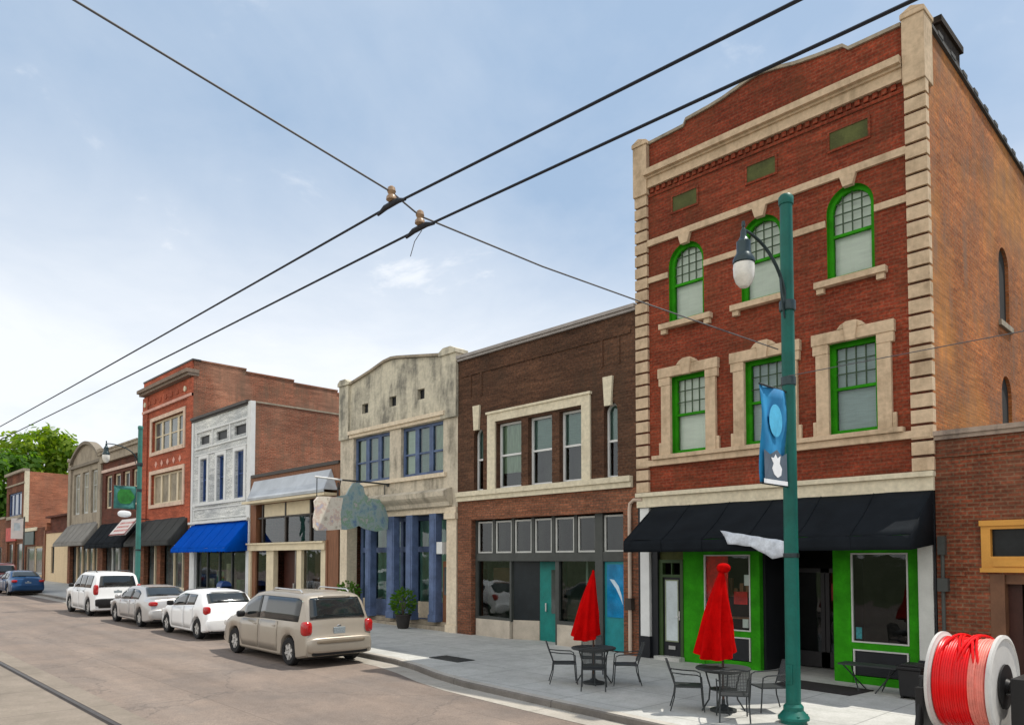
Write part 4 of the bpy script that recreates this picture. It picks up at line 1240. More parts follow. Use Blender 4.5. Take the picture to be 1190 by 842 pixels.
# ================================================================== white painted building
B = Bld('painted_building', -38.25, 'white painted two-storey building with a bright blue awning and tall blue windows')
x0, x1 = -41.88, -34.60
b = MB()
wins = [(-40.65, -39.78, 5.58, 7.82), (-38.50, -37.62, 5.56, 7.82), (-36.35, -35.34, 5.54, 7.84)]
ops = [(-40.80, -39.58, 8.63, 9.08), (-38.67, -37.38, 8.63, 9.09), (-36.50, -35.20, 8.64, 9.12)]
facade(b, x0, x1, 4.4, 10.05, wins + ops, th=.3)
B.part('wall', b, white_brick)
q = MB(); q.box(x0 + .01, -34.9, YF - .15, YF + .1, 10.06, 10.2); q.box(x0 + .01, -34.9, YF - .08, YF + .1, 9.98, 10.055)
B.part('coping', q, brown_frame)
q = MB(); q.box(-34.95, -34.58, YF - .05, YF + .18, 4.4, 10.12); q.box(x0, x0 + .25, YF - .05, YF + .1, 4.4, 9.95)
B.part('corner_strip', q, white_paint)
q = MB()
for a, c in ((8.40, 8.48), (9.30, 9.38)):
    q.box(-41.3, -34.95, YF - .07, YF + .02, a, c)
for xx in (-41.2, -39.1, -36.95, -35.0):
    q.box(xx - .05, xx + .05, YF - .06, YF + .02, 8.48, 9.30)
q.box(-41.3, -34.95, YF - .06, YF + .02, 8.05, 8.11)
q.box(-41.4, -34.95, YF - .12, YF + .02, 5.36, 5.50)
q.box(-41.88, -34.6, YF - .18, YF + .02, 4.40, 4.52)
q.box(-41.5, -34.95, YF - .05, YF + .02, 5.16, 5.22); q.box(-41.5, -34.95, YF - .05, YF + .02, 4.62, 4.68)
q.box(-41.5, -41.42, YF - .05, YF + .02, 4.68, 5.16); q.box(-35.03, -34.95, YF - .05, YF + .02, 4.68, 5.16)
B.part('moulding', q, white_paint)
for w in ops:
    q = MB(); q.box(w[0] + .003, w[1] - .003, YF + .1, YF + .16, w[2], w[3]); B.part('vent_opening', q, black_paint)
for i, w in enumerate(wins):
    q = MB()
    q.box(w[0] - .22, w[0] - .003, YF - .05, YF + .05, 5.5, 7.86); q.box(w[1] + .003, w[1] + .22, YF - .05, YF + .05, 5.5, 7.86)
    q.box(w[0] - .22, w[1] + .22, YF - .05, YF + .05, 7.86, 8.04)
    B.part('window_surround', q, white_paint)
    B.window(w[0], w[1], w[2], w[3], YF + .14, navy_paint, glass_blue, fw=.09, meet=6.75, back=False)
q = MB()
q.box(x0 + .01, -41.22, YF - .06, YF + .3, -.1, 4.4); q.box(-34.95, -34.62, YF - .05, YF + .3, -.1, 4.4); q.box(-41.22, -34.95, YF + .02, YF + .3, 3.1, 4.4)
B.part('pilaster', q, white_paint)
q = MB()
for xx in (-41.18, -39.8, -38.3, -36.8, -35.0):
    q.box(xx - .05, xx + .05, YF + .08, YF + .2, .3, 3.1)
q.box(-41.2, -34.95, YF + .085, YF + .2, .95, 1.05)
B.part('shopfront', q, grey_frame)
q = MB(); q.box(-41.2, -34.95, YF + .1, YF + .18, .1, .95); B.part('bulkhead', q, white_paint)
q = MB(); q.face([(-41.2, YF + .14, 1.0), (-34.95, YF + .14, 1.0), (-34.95, YF + .14, 3.1), (-41.2, YF + .14, 3.1)]); w = B.part('shop_window', q, glass)
cb_ = plain('shop_goods', (0.34, 0.32, 0.22), 0.8, 0.7, 1.8)
gg = plain('green_goods', (0.05, 0.14, 0.03), 0.8, 0.4, 3)
q = MB()
for k in range(5):
    q.box(-41.0 + k * 1.2, -40.1 + k * 1.2, YF + .6, YF + .8, .5, 1.5 + .8 * ((k * 7) % 3) / 2, k % 2)
B.part('window_display', q, [cb_, gg], w)
q = MB(); q.face([(-41.2, YF + 1.6, .3), (-34.95, YF + 1.6, .3), (-34.95, YF + 1.6, 3.1), (-41.2, YF + 1.6, 3.1)]); B.part('interior', q, room_mid)
B.awning(-41.62, -34.75, 4.38, 3.06, 14.86, 0.2, awning_blue, scallop=True)
b = MB()
b.face([(x1 - .012, YF + .19, -.3), (x1 - .012, 36, -.3), (x1 - .012, 36, 10.05), (x1 - .012, YF + .19, 10.05)])
b.face([(x0 + .012, 36, -.3), (x0 + .012, YF + .1, -.3), (x0 + .012, YF + .1, 10.05), (x0 + .012, 36, 10.05)])
b.face([(x1 - .012, 36, -.3), (x0 + .012, 36, -.3), (x0 + .012, 36, 10.05), (x1 - .012, 36, 10.05)])
B.part('side_wall', b, brick_party)
q = MB(); q.box(x1 - .3, x1 + .02, YF + .25, 36, 10.05, 10.13); B.part('side_coping', q, stone_grey)
q = MB(); q.face([(x0 + .02, YF + .2, 9.6), (x1 - .02, YF + .2, 9.6), (x1 - .02, 35.9, 9.6), (x0 + .02, 35.9, 9.6)]); B.part('roof', q, roof_felt)

# ================================================================== tall bright red brick building
B = Bld('brick_building', -45.83, 'tall narrow bright red brick building with heavy cornice and charcoal awning')
x0, x1 = -49.75, -41.90
b = MB()
f1, f2 = (-48.2, -43.15, 8.95, 10.85), (-48.2, -43.15, 5.78, 7.62)
facade(b, x0, x1, 4.5, 12.6, [f1, f2], th=.3)
b.box(x0 + .05, x1 - .05, YF - .05, YF + .35, 12.98, 13.45)
for k in range(8):
    xx = -48.9 + k * .9
    b.box(xx, xx + .35, YF - .04, YF + .02, 11.95, 12.2)
b.box(x0, -48.9, YF - .08, YF + .02, 4.5, 12.5); b.box(-42.55, x1, YF - .08, YF + .02, 4.5, 12.5)
B.part('wall', b, brick_bright)
q = MB(); q.box(x0 - .2, x1 + .06, YF - .40, YF + .3, 12.78, 12.98); q.box(x0 - .1, x1 + .03, YF - .28, YF + .3, 12.62, 12.78); B.part('cornice', q, stucco('dark_cornice', (0.26, 0.2, 0.16), (0.10, 0.085, 0.07)))
q = MB(); q.box(x0, x1 + .05, YF - .08, YF + .4, 13.45, 13.55); B.part('coping', q, brown_frame)
pk = plain('pinkish_trim', (0.68, 0.38, 0.30), 0.7, 0.2)
q = MB(); q.box(x0, x1, YF - .13, YF + .02, 11.50, 11.66); B.part('frieze_line', q, pk)
q = MB()
q.lathe([(0, -.05), (.16, -.05), (.16, .02), (0, .02)], (-42.95, YF - .03, 12.05), 14, 'y'); q.lathe([(0, -.05), (.16, -.05), (.16, .02), (0, .02)], (-49.3, YF - .08, 12.05), 14, 'y')
B.part('roundel', q, stone_cream)
q = MB()
for i in range(5):
    q.prism([(-47.6 + i * .95, 8.2), (-47.42 + i * .95, 8.0), (-47.24 + i * .95, 8.2), (-47.42 + i * .95, 8.4)], YF - .03, YF + .02)
B.part('diamond_ornament', q, pk)
for f in (f1, f2):
    q = MB()
    a, c, d, e = f
    q.box(a - .28, a - .003, YF - .06, YF + .06, d - .2, e + .22); q.box(c + .003, c + .28, YF - .06, YF + .06, d - .2, e + .22)
    q.box(a - .003, c + .003, YF - .06, YF + .06, e, e + .22); q.box(a - .003, c + .003, YF - .09, YF + .06, d - .2, d)
    B.part('window_surround', q, plain('pink_stone', (0.70, 0.52, 0.40), 0.8, 0.2) if 'pink_stone' not in MATS else MATS['pink_stone'])
    for i in range(4):
        p = a + (c - a) * i / 4; r = a + (c - a) * (i + 1) / 4
        B.window(p, r, d, e, YF + .16, MATS['cream_paint'], glass_far if f is f1 else plain('boarded_pane', (0.33, 0.28, 0.2), 0.6, 0.4, 1.5) if 'boarded_pane' not in MATS else MATS['boarded_pane'], fw=.13, meet=(d + e) / 2 if f is f1 else None, back=False)
q = MB()
q.box(x0, -49.1, YF - .05, YF + .2, 0, 4.5); q.box(-46.9, -46.3, YF - .05, YF + .2, 0, 4.5); q.box(-42.6, x1, YF - .05, YF + .2, 0, 4.5); q.box(-49.1, -42.6, YF + .0, YF + .2, 3.4, 4.5)
B.part('pier', q, brick_brownred)
q = MB(); q.box(-49.1, -46.9, YF + .3, YF + .36, .3, 3.4); q.box(-46.3, -42.6, YF + .3, YF + .36, .3, 3.4); B.part('shop_window', q, glass_far)
q = MB(); q.box(-46.3, -42.6, YF + .2, YF + .29, .3, .95); q.box(-44.9, -44.75, YF + .2, YF + .29, .95, 3.4); q.box(-43.6, -43.5, YF + .2, YF + .29, .95, 3.4); q.box(-48.05, -47.9, YF + .2, YF + .29, .3, 3.4); B.part('shopfront', q, cream_paint)
B.awning(-49.5, -42.2, 4.88, 3.5, 14.9, 0.22, awning_char)
b = MB()
e = .012
n = 8
for k in range(n):
    ya, yb = YF + .02 + k * 3.0, YF + .02 + (k + 1) * 3.0
    za = 13.45 - .16 * k
    b.face([(x1 - e, ya, 0), (x1 - e, yb, 0), (x1 - e, yb, za), (x1 - e, ya, za)])
    b.box(x1 - .3, x1 + .03, ya, yb, za, za + .09)
b.face([(x0 + e, 40, 0), (x0 + e, YF + .02, 0), (x0 + e, YF + .02, 13.4), (x0 + e, 40, 12.3)])
b.face([(x1 - e, 40, 0), (x0 + e, 40, 0), (x0 + e, 40, 12.3), (x1 - e, 40, 12.3)])
B.part('side_wall', b, brick_party)
q = MB(); q.face([(x0 + .02, YF + .3, 12.2), (x1 - .3, YF + .3, 12.2), (x1 - .3, 39.9, 12.0), (x0 + .02, 39.9, 12.0)]); B.part('roof', q, roof_felt)

# ================================================================== dark red building
B = Bld('brick_building', -53.9, 'dark red two-storey brick building with a grey cornice beside the tall red one')
x0, x1 = -58.03, -49.77
b = MB()
wins = [(-57.3 + i * 1.85, -55.9 + i * 1.85, 6.0, 8.3) for i in range(4)]
facade(b, x0, x1, 4.4, 10.0, wins, th=.3)
B.part('wall', b, brick_dark)
q = MB(); q.box(x0, x1, YF - .35, YF + .2, 9.75, 9.95); q.box(x0, x1, YF - .22, YF + .2, 9.2, 9.75); q.box(x0, x1, YF - .40, YF + .3, 9.95, 10.05); B.part('cornice', q, stone_grey)
q = MB(); q.box(x0, x1, YF - .08, YF + .02, 8.52, 8.72); B.part('string_course', q, plain('pink_stone_far', (0.62, 0.46, 0.38), 0.8, 0.2))
for w in wins:
    B.window(w[0], w[1], w[2], w[3], YF + .14, cream_paint, glass_far, fw=.14, meet=7.2, back=False)
q = MB(); q.box(x0, x1, YF + .02, YF + .2, 3.4, 4.4); q.box(x0, -57.5, YF - .04, YF + .2, .2, 3.4); q.box(-53.4, -52.8, YF - .04, YF + .2, .2, 3.4); q.box(-50.3, x1, YF - .04, YF + .2, .2, 3.4); B.part('pier', q, brick_brownred)
q = MB(); q.box(-57.5, -50.3, YF + .25, YF + .3, .3, 3.4); B.part('shop_window', q, glass_far)
q = MB(); q.box(-57.5, -50.3, YF + .16, YF + .24, .3, 1.1)
for xx in (-56.0, -54.6, -51.6):
    q.box(xx - .1, xx + .1, YF + .16, YF + .24, 1.1, 3.4)
B.part('shopfront', q, grey_white)
aw = B.awning(-57.9, -49.9, 4.95, 3.5, 14.9, .25, awning_black)
B.shell(x0, x1, 0, 10.0, 20, brick_dark)

# ================================================================== grey building with arched gable
B = Bld('stone_building', -62.2, 'weathered grey stone building with a rounded gable and grey awning')
x0, x1 = -66.45, -58.05
b = MB()
wins = [(-65.2 + i * 2.25, -63.6 + i * 2.25, 5.9, 9.0) for i in range(3)]
facade(b, x0, x1, 4.6, 9.6, wins, th=.3)
arc = [(x0 + .6, 9.6)] + [(x1 - .6, 9.6)] + [(x1 - .6 - (x1 - x0 - 1.2) * i / 16, 9.9 + 1.25 * math.sin(math.pi * i / 16) ** .8) for i in range(17)]
b.prism(arc, YF, YF + .3)
B.part('wall', b, stone_grey)
q = MB()
for p, r in zip(arc[2:-1], arc[3:]):
    q.prism([(p[0], p[1] - .12), (p[0], p[1] + .1), (r[0], r[1] + .1), (r[0], r[1] - .12)], YF - .2, YF + .35)
q.box(x0, x1, YF - .18, YF + .1, 9.42, 9.62)
B.part('coping', q, stucco('dark_stone', (0.24, 0.21, 0.17), (0.1, 0.09, 0.08)))
for a in (x0, x1 - .7):
    q = MB(); q.box(a, a + .7, YF - .12, YF + .2, 4.6, 10.1); q.box(a - .06, a + .76, YF - .2, YF + .2, 10.1, 10.3); B.part('corner_pier', q, stone_grey)
for w in wins:
    B.window(w[0], w[1], w[2], w[3], YF + .15, MATS['grey_white_paint'], plain('pale_boarded_pane', (0.36, 0.34, 0.26), 0.5, 0.5, 1.0) if 'pale_boarded_pane' not in MATS else MATS['pale_boarded_pane'], fw=.16, meet=7.9, vm=[(w[0] + w[1]) / 2], back=False)
q = MB(); q.box(x0, x1, YF + .02, YF + .2, 3.5, 4.6); q.box(x0, -65.8, YF - .04, YF + .2, .3, 3.5); q.box(-58.7, x1, YF - .04, YF + .2, .3, 3.5); B.part('pier', q, brick_brownred)
q = MB(); q.box(-65.8, -58.7, YF + .25, YF + .3, .3, 3.5); B.part('shop_window', q, glass_far)
q = MB()
for xx in (-64.6, -63.2, -61.8, -60.4, -59.4):
    q.box(xx - .12, xx + .12, YF + .15, YF + .24, .3, 3.5)
B.part('shopfront', q, tan_render)
B.awning(-66.3, -58.5, 5.2, 3.7, 14.9, .22, awning_grey)
B.shell(x0, x1, 0, 9.6, 20, brick_dark)

# ================================================================== low tan building
B = Bld('rendered_building', -72.4, 'low tan rendered building with a brown parapet next to the grey awning')
x0, x1 = -73.4, -66.5
b = MB(); facade(b, x0, x1, .3, 4.7, [(-71.6, -70.6, 1.4, 3.6)], th=.25); B.part('wall', b, tan_render)
for a in (-71.6,):
    B.window(a, a + 1.0, 1.4, 3.6, YF + .1, brown_frame, glass_far, fw=.1, back=False)
b = MB(); b.box(x0, x1, YF + .3, YF + .6, 4.7, 6.0); b.box(x0, x1, YF - .1, YF + .7, 6.0, 6.15); b.box(x0, x1, YF - .06, YF + .3, 4.7, 4.9); B.part('parapet', b, brick_dark)
B.shell(x0, x1, .2, 5.6, 14, brick_far)
b = MB()
b.box(-73.75, -73.42, YF - .1, YF + .3, .3, 5.0); B.part('corner_post', b, wood_brown)

# ================================================================== far orange brick building
B = Bld('brick_building', -85.6, 'far orange brick building with blue upper windows below the green trees')
x0, x1 = -89.6, -81.45
b = MB(); facade(b, x0, x1, .4, 10.7, [(-88.6, -82.9, 6.7, 8.95), (-88.8, -86.2, 1.0, 4.2), (-85.4, -82.2, 1.0, 4.2)], th=.3); B.part('wall', b, brick_low)
q = MB(); q.box(x0, x1, YF - .25, YF + .3, 10.7, 10.95); q.box(x0, x1, YF - .12, YF + .02, 9.6, 9.75); B.part('cornice', q, stone_grey)
q = MB(); q.box(-81.75, x1 + .02, YF - .06, YF + .3, 6, 10.7); B.part('corner_strip', q, stone_cream)
q = MB(); q.box(-88.9, -82.6, YF - .12, YF + .1, 6.4, 6.7); B.part('sill', q, stone_grey)
for i in range(3):
    B.window(-88.6 + i * 1.9, -86.7 + i * 1.9, 6.7, 8.95, YF + .12, blue_paint, glass_blue, fw=.15, back=False)
for a, c in ((-88.8, -86.2), (-85.4, -82.2)):
    B.window(a, c, 1.0, 4.2, YF + .15, wood_brown, glass_far, fw=.2, back=False)
q = MB(); q.box(-88.9, -84.6, YF - .12, YF - .02, 4.3, 5.6)
b = MB(); facade(b, -81.43, -73.8, .4, 5.3, [(-80.9, -74.6, 1.0, 3.7)], th=.3); B.part('side_shop_wall', b, brick_low)
q = MB(); q.box(-81.4, -76.6, YF - .14, YF + .02, 5.05, 5.35); B.part('side_shop_cornice', q, stone_cream)
q = MB(); q.box(-81.2, -77.4, YF - .10, YF - .01, 3.85, 5.0); B.part('side_shop_sign', q, plain('dark_teal_sign', (0.012, 0.045, 0.04), 0.4, 0.4, 2))
B.window(-80.9, -77.9, 1.0, 3.7, YF + .12, stone_grey, glass_far, fw=.18, back=False); B.window(-77.7, -74.6, 1.0, 3.7, YF + .12, tan_render, glass_far, fw=.18, back=False)
q = MB(); q.face([(-81.43, YF + .3, 5.0), (-73.8, YF + .3, 5.0), (-73.8, YF + 10, 5.0), (-81.43, YF + 10, 5.0)]); B.part('side_shop_roof', q, roof_felt)
q = MB(); q.box(-88.9, -84.6, YF - .12, YF - .02, 4.3, 5.6)
s = B.part('sign_board', q, plain('red_sign', (0.50, 0.035, 0.02), 0.5, 0.3, 2))
B.shell(x0, x1, .3, 10.7, 22, brick_far, zfar=10.3)
# ================================================================== furthest cream building
B = Bld('brick_building', -94.6, 'furthest brown building at the left edge beyond the orange brick one')
b = MB(); facade(b, -99.5, -89.7, .4, 6.6, [(-98, -96.6, 1.2, 3.6), (-93.2, -91.4, 1.2, 3.8)], th=.25); B.part('wall', b, brick_brownred)
for a, c in ((-98, -96.6), (-93.2, -91.4)):
    B.window(a, c, 1.2, 3.6 if a < -95 else 3.8, YF + .1, brown_frame, glass_far, fw=.12, back=False)
q = MB(); q.box(-99.5, -89.7, YF - .1, YF + .3, 6.6, 6.8); B.part('coping', q, stone_grey)
B.shell(-99.5, -89.7, .3, 6.6, 14, stucco_low)

# ================================================================== low brick building at right
B = Bld('brick_building', 0.4, 'low weathered brick building with an ochre window frame at the right edge')
x0, x1 = -4.84, 6.0
b = MB()
holes = [(-4.05, -1.6, 2.30, 3.17), (-3.95, -1.7, -0.4, 2.24), (1.0, 4.5, .6, 3.1)]
facade(b, x0, x1, -0.4, 4.80, holes, th=.35)
B.part('wall', b, brick_low)
q = MB(); q.box(x0 + .01, x1, YF - .06, YF + .38, 4.80, 4.88); q.box(x0 + .01, x1, YF - .10, YF + .42, 4.88, 4.97); B.part('coping', q, stucco('stained_coping', (0.34, 0.27, 0.22), (0.07, 0.06, 0.06), amt=.9, scale=2.0))
q = MB(); q.box(x0 + .05, x1, YF - .04, YF + .02, 4.46, 4.52); q.box(-4.6, -4.35, YF - .06, YF + .0, 2.2, 2.28); B.part('brick_band', q, brick_low)
q = MB()
a, c, d, e = -4.05, -1.6, 2.30, 3.17
q.box(a - .02, c + .02, YF - .06, YF + .2, 3.06, e + .03); q.box(a - .02, c + .02, YF - .06, YF + .2, d, 2.56)
q.box(a - .02, a + .13, YF - .06, YF + .2, 2.56, 3.06); q.box(c - .13, c + .02, YF - .06, YF + .2, 2.56, 3.06)
q.box(a - .04, c + .04, YF - .10, YF + .0, 3.12, 3.22); q.box(a - .04, c + .04, YF - .10, YF + .0, d - .03, d + .05)
q.box(a + .17, c - .17, YF - .085, YF - .05, 2.38, 2.50)
w = B.part('window', q, orange_frame, label='ochre framed transom window')
q = MB(); q.face([(a, YF + .08, d), (c, YF + .08, d), (c, YF + .08, e), (a, YF + .08, e)]); B.part('pane', q, plain('black_pane', (0.012, 0.014, 0.016), 0.25, 0.4, spec=0.25), w)
q = MB()
q.box(-3.95, -3.72, YF - .02, YF + .3, -.4, 2.24); q.box(-3.72, -1.7, YF + .05, YF + .3, 2.06, 2.24); q.box(-3.45, -3.35, YF + .12, YF + .3, -.3, 2.06); q.box(-2.6, -2.5, YF + .12, YF + .3, -.3, 2.06)
B.part('door_frame', q, plain('brown_door_frame', (0.16, 0.075, 0.04), 0.6, 0.25))
q = MB(); q.box(-3.72, -3.5, YF + .22, YF + .28, -.3, 2.06); q.box(-3.35, -1.7, YF + .35, YF + .40, -.3, 2.06); dr = B.part('door', q, door_brown)
q = MB(); q.box(-3.2, -2.65, YF + .33, YF + .349, .9, 1.95); B.part('door_pane', q, glass_dark, dr)
q = MB(); q.tube([(-4.72, YF - .06, 0), (-4.72, YF - .06, 2.9)], .035, 8); q.box(-4.79, -4.66, YF - .12, YF, 2.6, 2.95); q.box(-4.8, -4.62, YF - .14, YF, 1.9, 2.15); B.part('conduit', q, grey_frame)
B.window(1.0, 4.5, .6, 3.1, YF + .15, orange_frame, glass_dark, fw=.12, back=False)
B.room(-4.5, 5.8, -.3, 4.5, YF + .42, 3.0)
b = MB()
b.face([(x1, YF, -.4), (x1, 34, -.4), (x1, 34, 4.6), (x1, YF, 4.8)]); b.face([(x1, 34, -.4), (x0, 34, -.4), (x0, 34, 4.6), (x1, 34, 4.6)])
B.part('side_wall', b, brick_low)
q = MB(); q.face([(x0 + .01, YF + .3, 4.55), (x1, YF + .3, 4.55), (x1, 34, 4.4), (x0 + .01, 34, 4.4)]); B.part('roof', q, roof_felt)

# ------------------------------------------------------------------ cloth, signs and hangings
def interp(tab, u):
    if u <= tab[0][0]: return tab[0][1]
    for (a, va), (c, vc) in zip(tab[:-1], tab[1:]):
        if u <= c:
            return va + (vc - va) * (u - a) / (c - a) if c > a else vc
    return tab[-1][1]

# torn cloth hanging at the awning's edge
b = MB()
rows = []
n = 16
for j in range(5):
    s = j / 4
    r = []
    for i in range(n + 1):
        t = i / n
        x = -8.66 + 1.46 * t + 0.20 * s * (1 - t)
        zt = 3.13 - 0.25 * t
        h = zt - interp([(0, 2.84), (.45, 2.77), (.8, 2.52), (1, 2.56)], t)
        r.append((x, 14.58 - 0.05 * s + 0.03 * math.sin(t * 17 + s * 3), zt - h * s + 0.006 * math.sin(t * 23 + s * 4)))
    rows.append(r)
b.grid(rows)
tag(b.build('cloth_banner', plain('creased_white_cloth', (0.58, 0.62, 0.68), 0.8, 0.3, 5), None, (-7.9, 14.6, 2.8), True, solid=.006), 'torn white cloth sagging from the front edge of the long black awning', 'banner')

# fish shaped hanging sign in front of the stucco building
t = thing('hanging_sign', (-23.2, YF, 5.27), 'mottled green and white shaped board hanging from a bracket above the pavement', 'sign')
off = Vector((-23.2, YF, 5.27))
X = -23.2
board = [(15.97, 3.62), (15.99, 4.0), (15.9, 4.3), (15.97, 4.64), (15.5, 4.70), (15.15, 4.72), (14.98, 4.86), (14.9, 5.12), (14.72, 5.24), (14.5, 5.22), (14.36, 5.02), (14.22, 4.78), (13.8, 4.68), (13.72, 4.3), (13.8, 3.58), (14.2, 3.55), (14.55, 3.62), (14.75, 3.72), (15.0, 3.60), (15.5, 3.52)]
q = MB(); q.prism(board, X - .04, X + .04, plane='yz')
def mottled(name, cols, scale):
    m, N, L, P = newmat(name)
    t_ = N.new('ShaderNodeTexCoord')
    n_ = noise(N, L, t_.outputs['Object'], scale, 4, 0.7)
    r = N.new('ShaderNodeValToRGB'); L.new(n_.outputs['Fac'], r.inputs[0])
    els = r.color_ramp.elements
    while len(els) < len(cols): els.new(0.5)
    for i, c in enumerate(cols):
        els[i].position = 0.32 + 0.36 * i / (len(cols) - 1); els[i].color = rgba(c)
    L.new(r.outputs[0], P.inputs['Base Color']); P.inputs['Roughness'].default_value = .6
    return m
q.build('sign_board', mottled('mottled_green_paint', [(0.12, 0.19, 0.33), (0.20, 0.33, 0.35), (0.30, 0.37, 0.38), (0.18, 0.33, 0.22), (0.42, 0.40, 0.42)], 2.6), t, off)
scroll = [(14.02, 3.56), (13.98, 4.1), (14.08, 4.66), (13.6, 4.68), (13.12, 4.66), (12.98, 4.5), (13.02, 4.2), (12.96, 3.9), (12.97, 3.6), (13.08, 3.5), (13.6, 3.52)]
q = MB(); q.prism(scroll, X - .05, X + .055, plane='yz')
q.build('sign_scroll', mottled('mottled_cream_paint', [(0.40, 0.34, 0.28), (0.68, 0.62, 0.52), (0.74, 0.69, 0.60), (0.62, 0.46, 0.38), (0.42, 0.47, 0.62)], 2.6), t, off)
q = MB(); q.tube([(X, 16.2, 5.27), (X, 14.9, 5.29), (X, 14.0, 5.29)], .03, 8); q.tube([(X, 15.85, 5.27), (X, 15.85, 4.6)], .02, 6); q.lathe([(.09, 0), (.09, .04)], (X, 15.96, 5.27), 12, 'y'); q.tube([(X, 14.0, 5.28), (X, 13.95, 4.95)], .025, 6)
q.build('sign_bracket', iron, t, off)
q = MB(); q.tube([(X, 14.05, 5.29), (X, 13.0, 5.33)], .035, 8); q.build('bracket_tip', white_paint, t, off)
q = MB(); q.tube([(X, 13.08, 5.33), (X, 13.08, 4.66)], .018, 6); q.tube([(X, 13.9, 5.2), (X, 13.9, 4.6)], .03, 6); q.build('hanger_rod', iron, t, off)

# white sign lying on the dark building's black awning
t = thing('awning_sign', (-50.9, 14.9, 4.4), 'white sign with red edge and lettering sloping above the black awning', 'sign')
off = Vector((-50.9, 14.9, 4.4))
def slop(u, v, d=0.0):   # u along the street, v down the slope
    return (-51.2 + u, 15.35 - 0.75 * v - d * .7, 4.95 - 0.98 * v + d * .7)
q = MB(); n = 1
c8 = [slop(0, 0), slop(3.0, 0), slop(3.0, 1), slop(0, 1)]; c9 = [slop(0, 0, .08), slop(3.0, 0, .08), slop(3.0, 1, .08), slop(0, 1, .08)]
q.face(c9[::-1]); q.face(c8)
for i in range(4):
    j = (i + 1) % 4
    q.face([c8[i], c9[i], c9[j], c8[j]])
q.build('sign_board', plain('white_sign', (0.74, 0.68, 0.64), 0.6, 0.08), t, off)
q = MB()
for r_ in range(3):
    u = .35
    while u < 2.6:
        w_ = random.uniform(.12, .3)
        v0 = .2 + r_ * .24
        q.face([slop(u, v0 + .13, .084), slop(u + w_, v0 + .13, .084), slop(u + w_, v0, .084), slop(u, v0, .084)])
        u += w_ + random.uniform(.08, .16)
q.build('lettering', plain('faded_red_lettering', (0.55, 0.12, 0.10), 0.6, .2), t, off)
q = MB()
q.face([slop(2.86, 1.04, .088), slop(3.02, 1.04, .088), slop(3.02, -.02, .088), slop(2.86, -.02, .088)]); q.face([slop(0, 1.04, .088), slop(3.0, 1.04, .088), slop(3.0, .96, .088), slop(0, .96, .088)])
q.build('sign_edge', plain('dark_red_edge', (0.22, 0.02, 0.015), 0.6), t, off)
q = MB(); q.tube([(-51.0, 15.4, 4.95), (-51.0, 15.97, 4.95)], .03, 6); q.tube([(-48.4, 15.4, 4.95), (-48.4, 15.97, 4.95)], .03, 6); q.build('sign_bracket', iron, t, off)

# far pole sign
t = thing('pole_sign', (-75.5, 14.8, gz(-75.5)), 'small white hanging sign on a thin post in front of the far orange brick building', 'sign')
q = MB(); q.tube([(0, 0, 0), (0, 0, 5.4)], .06, 8); q.tube([(0, 0, 5.3), (0.1, -.5, 5.3)], .03, 6); q.build('post', grey_frame, t)
q = MB(); q.box(-.05, .05, -.95, -.08, 3.5, 5.25); q.build('sign_panel', plain('white_far_sign', (0.5, 0.46, 0.44), 0.5, .1), t)
q = MB(); q.box(.05, .056, -.75, -.3, 4.2, 4.85); q.build('sign_mark', plain('grey_sign_mark', (0.4, 0.45, 0.48), 0.5, .3), t)

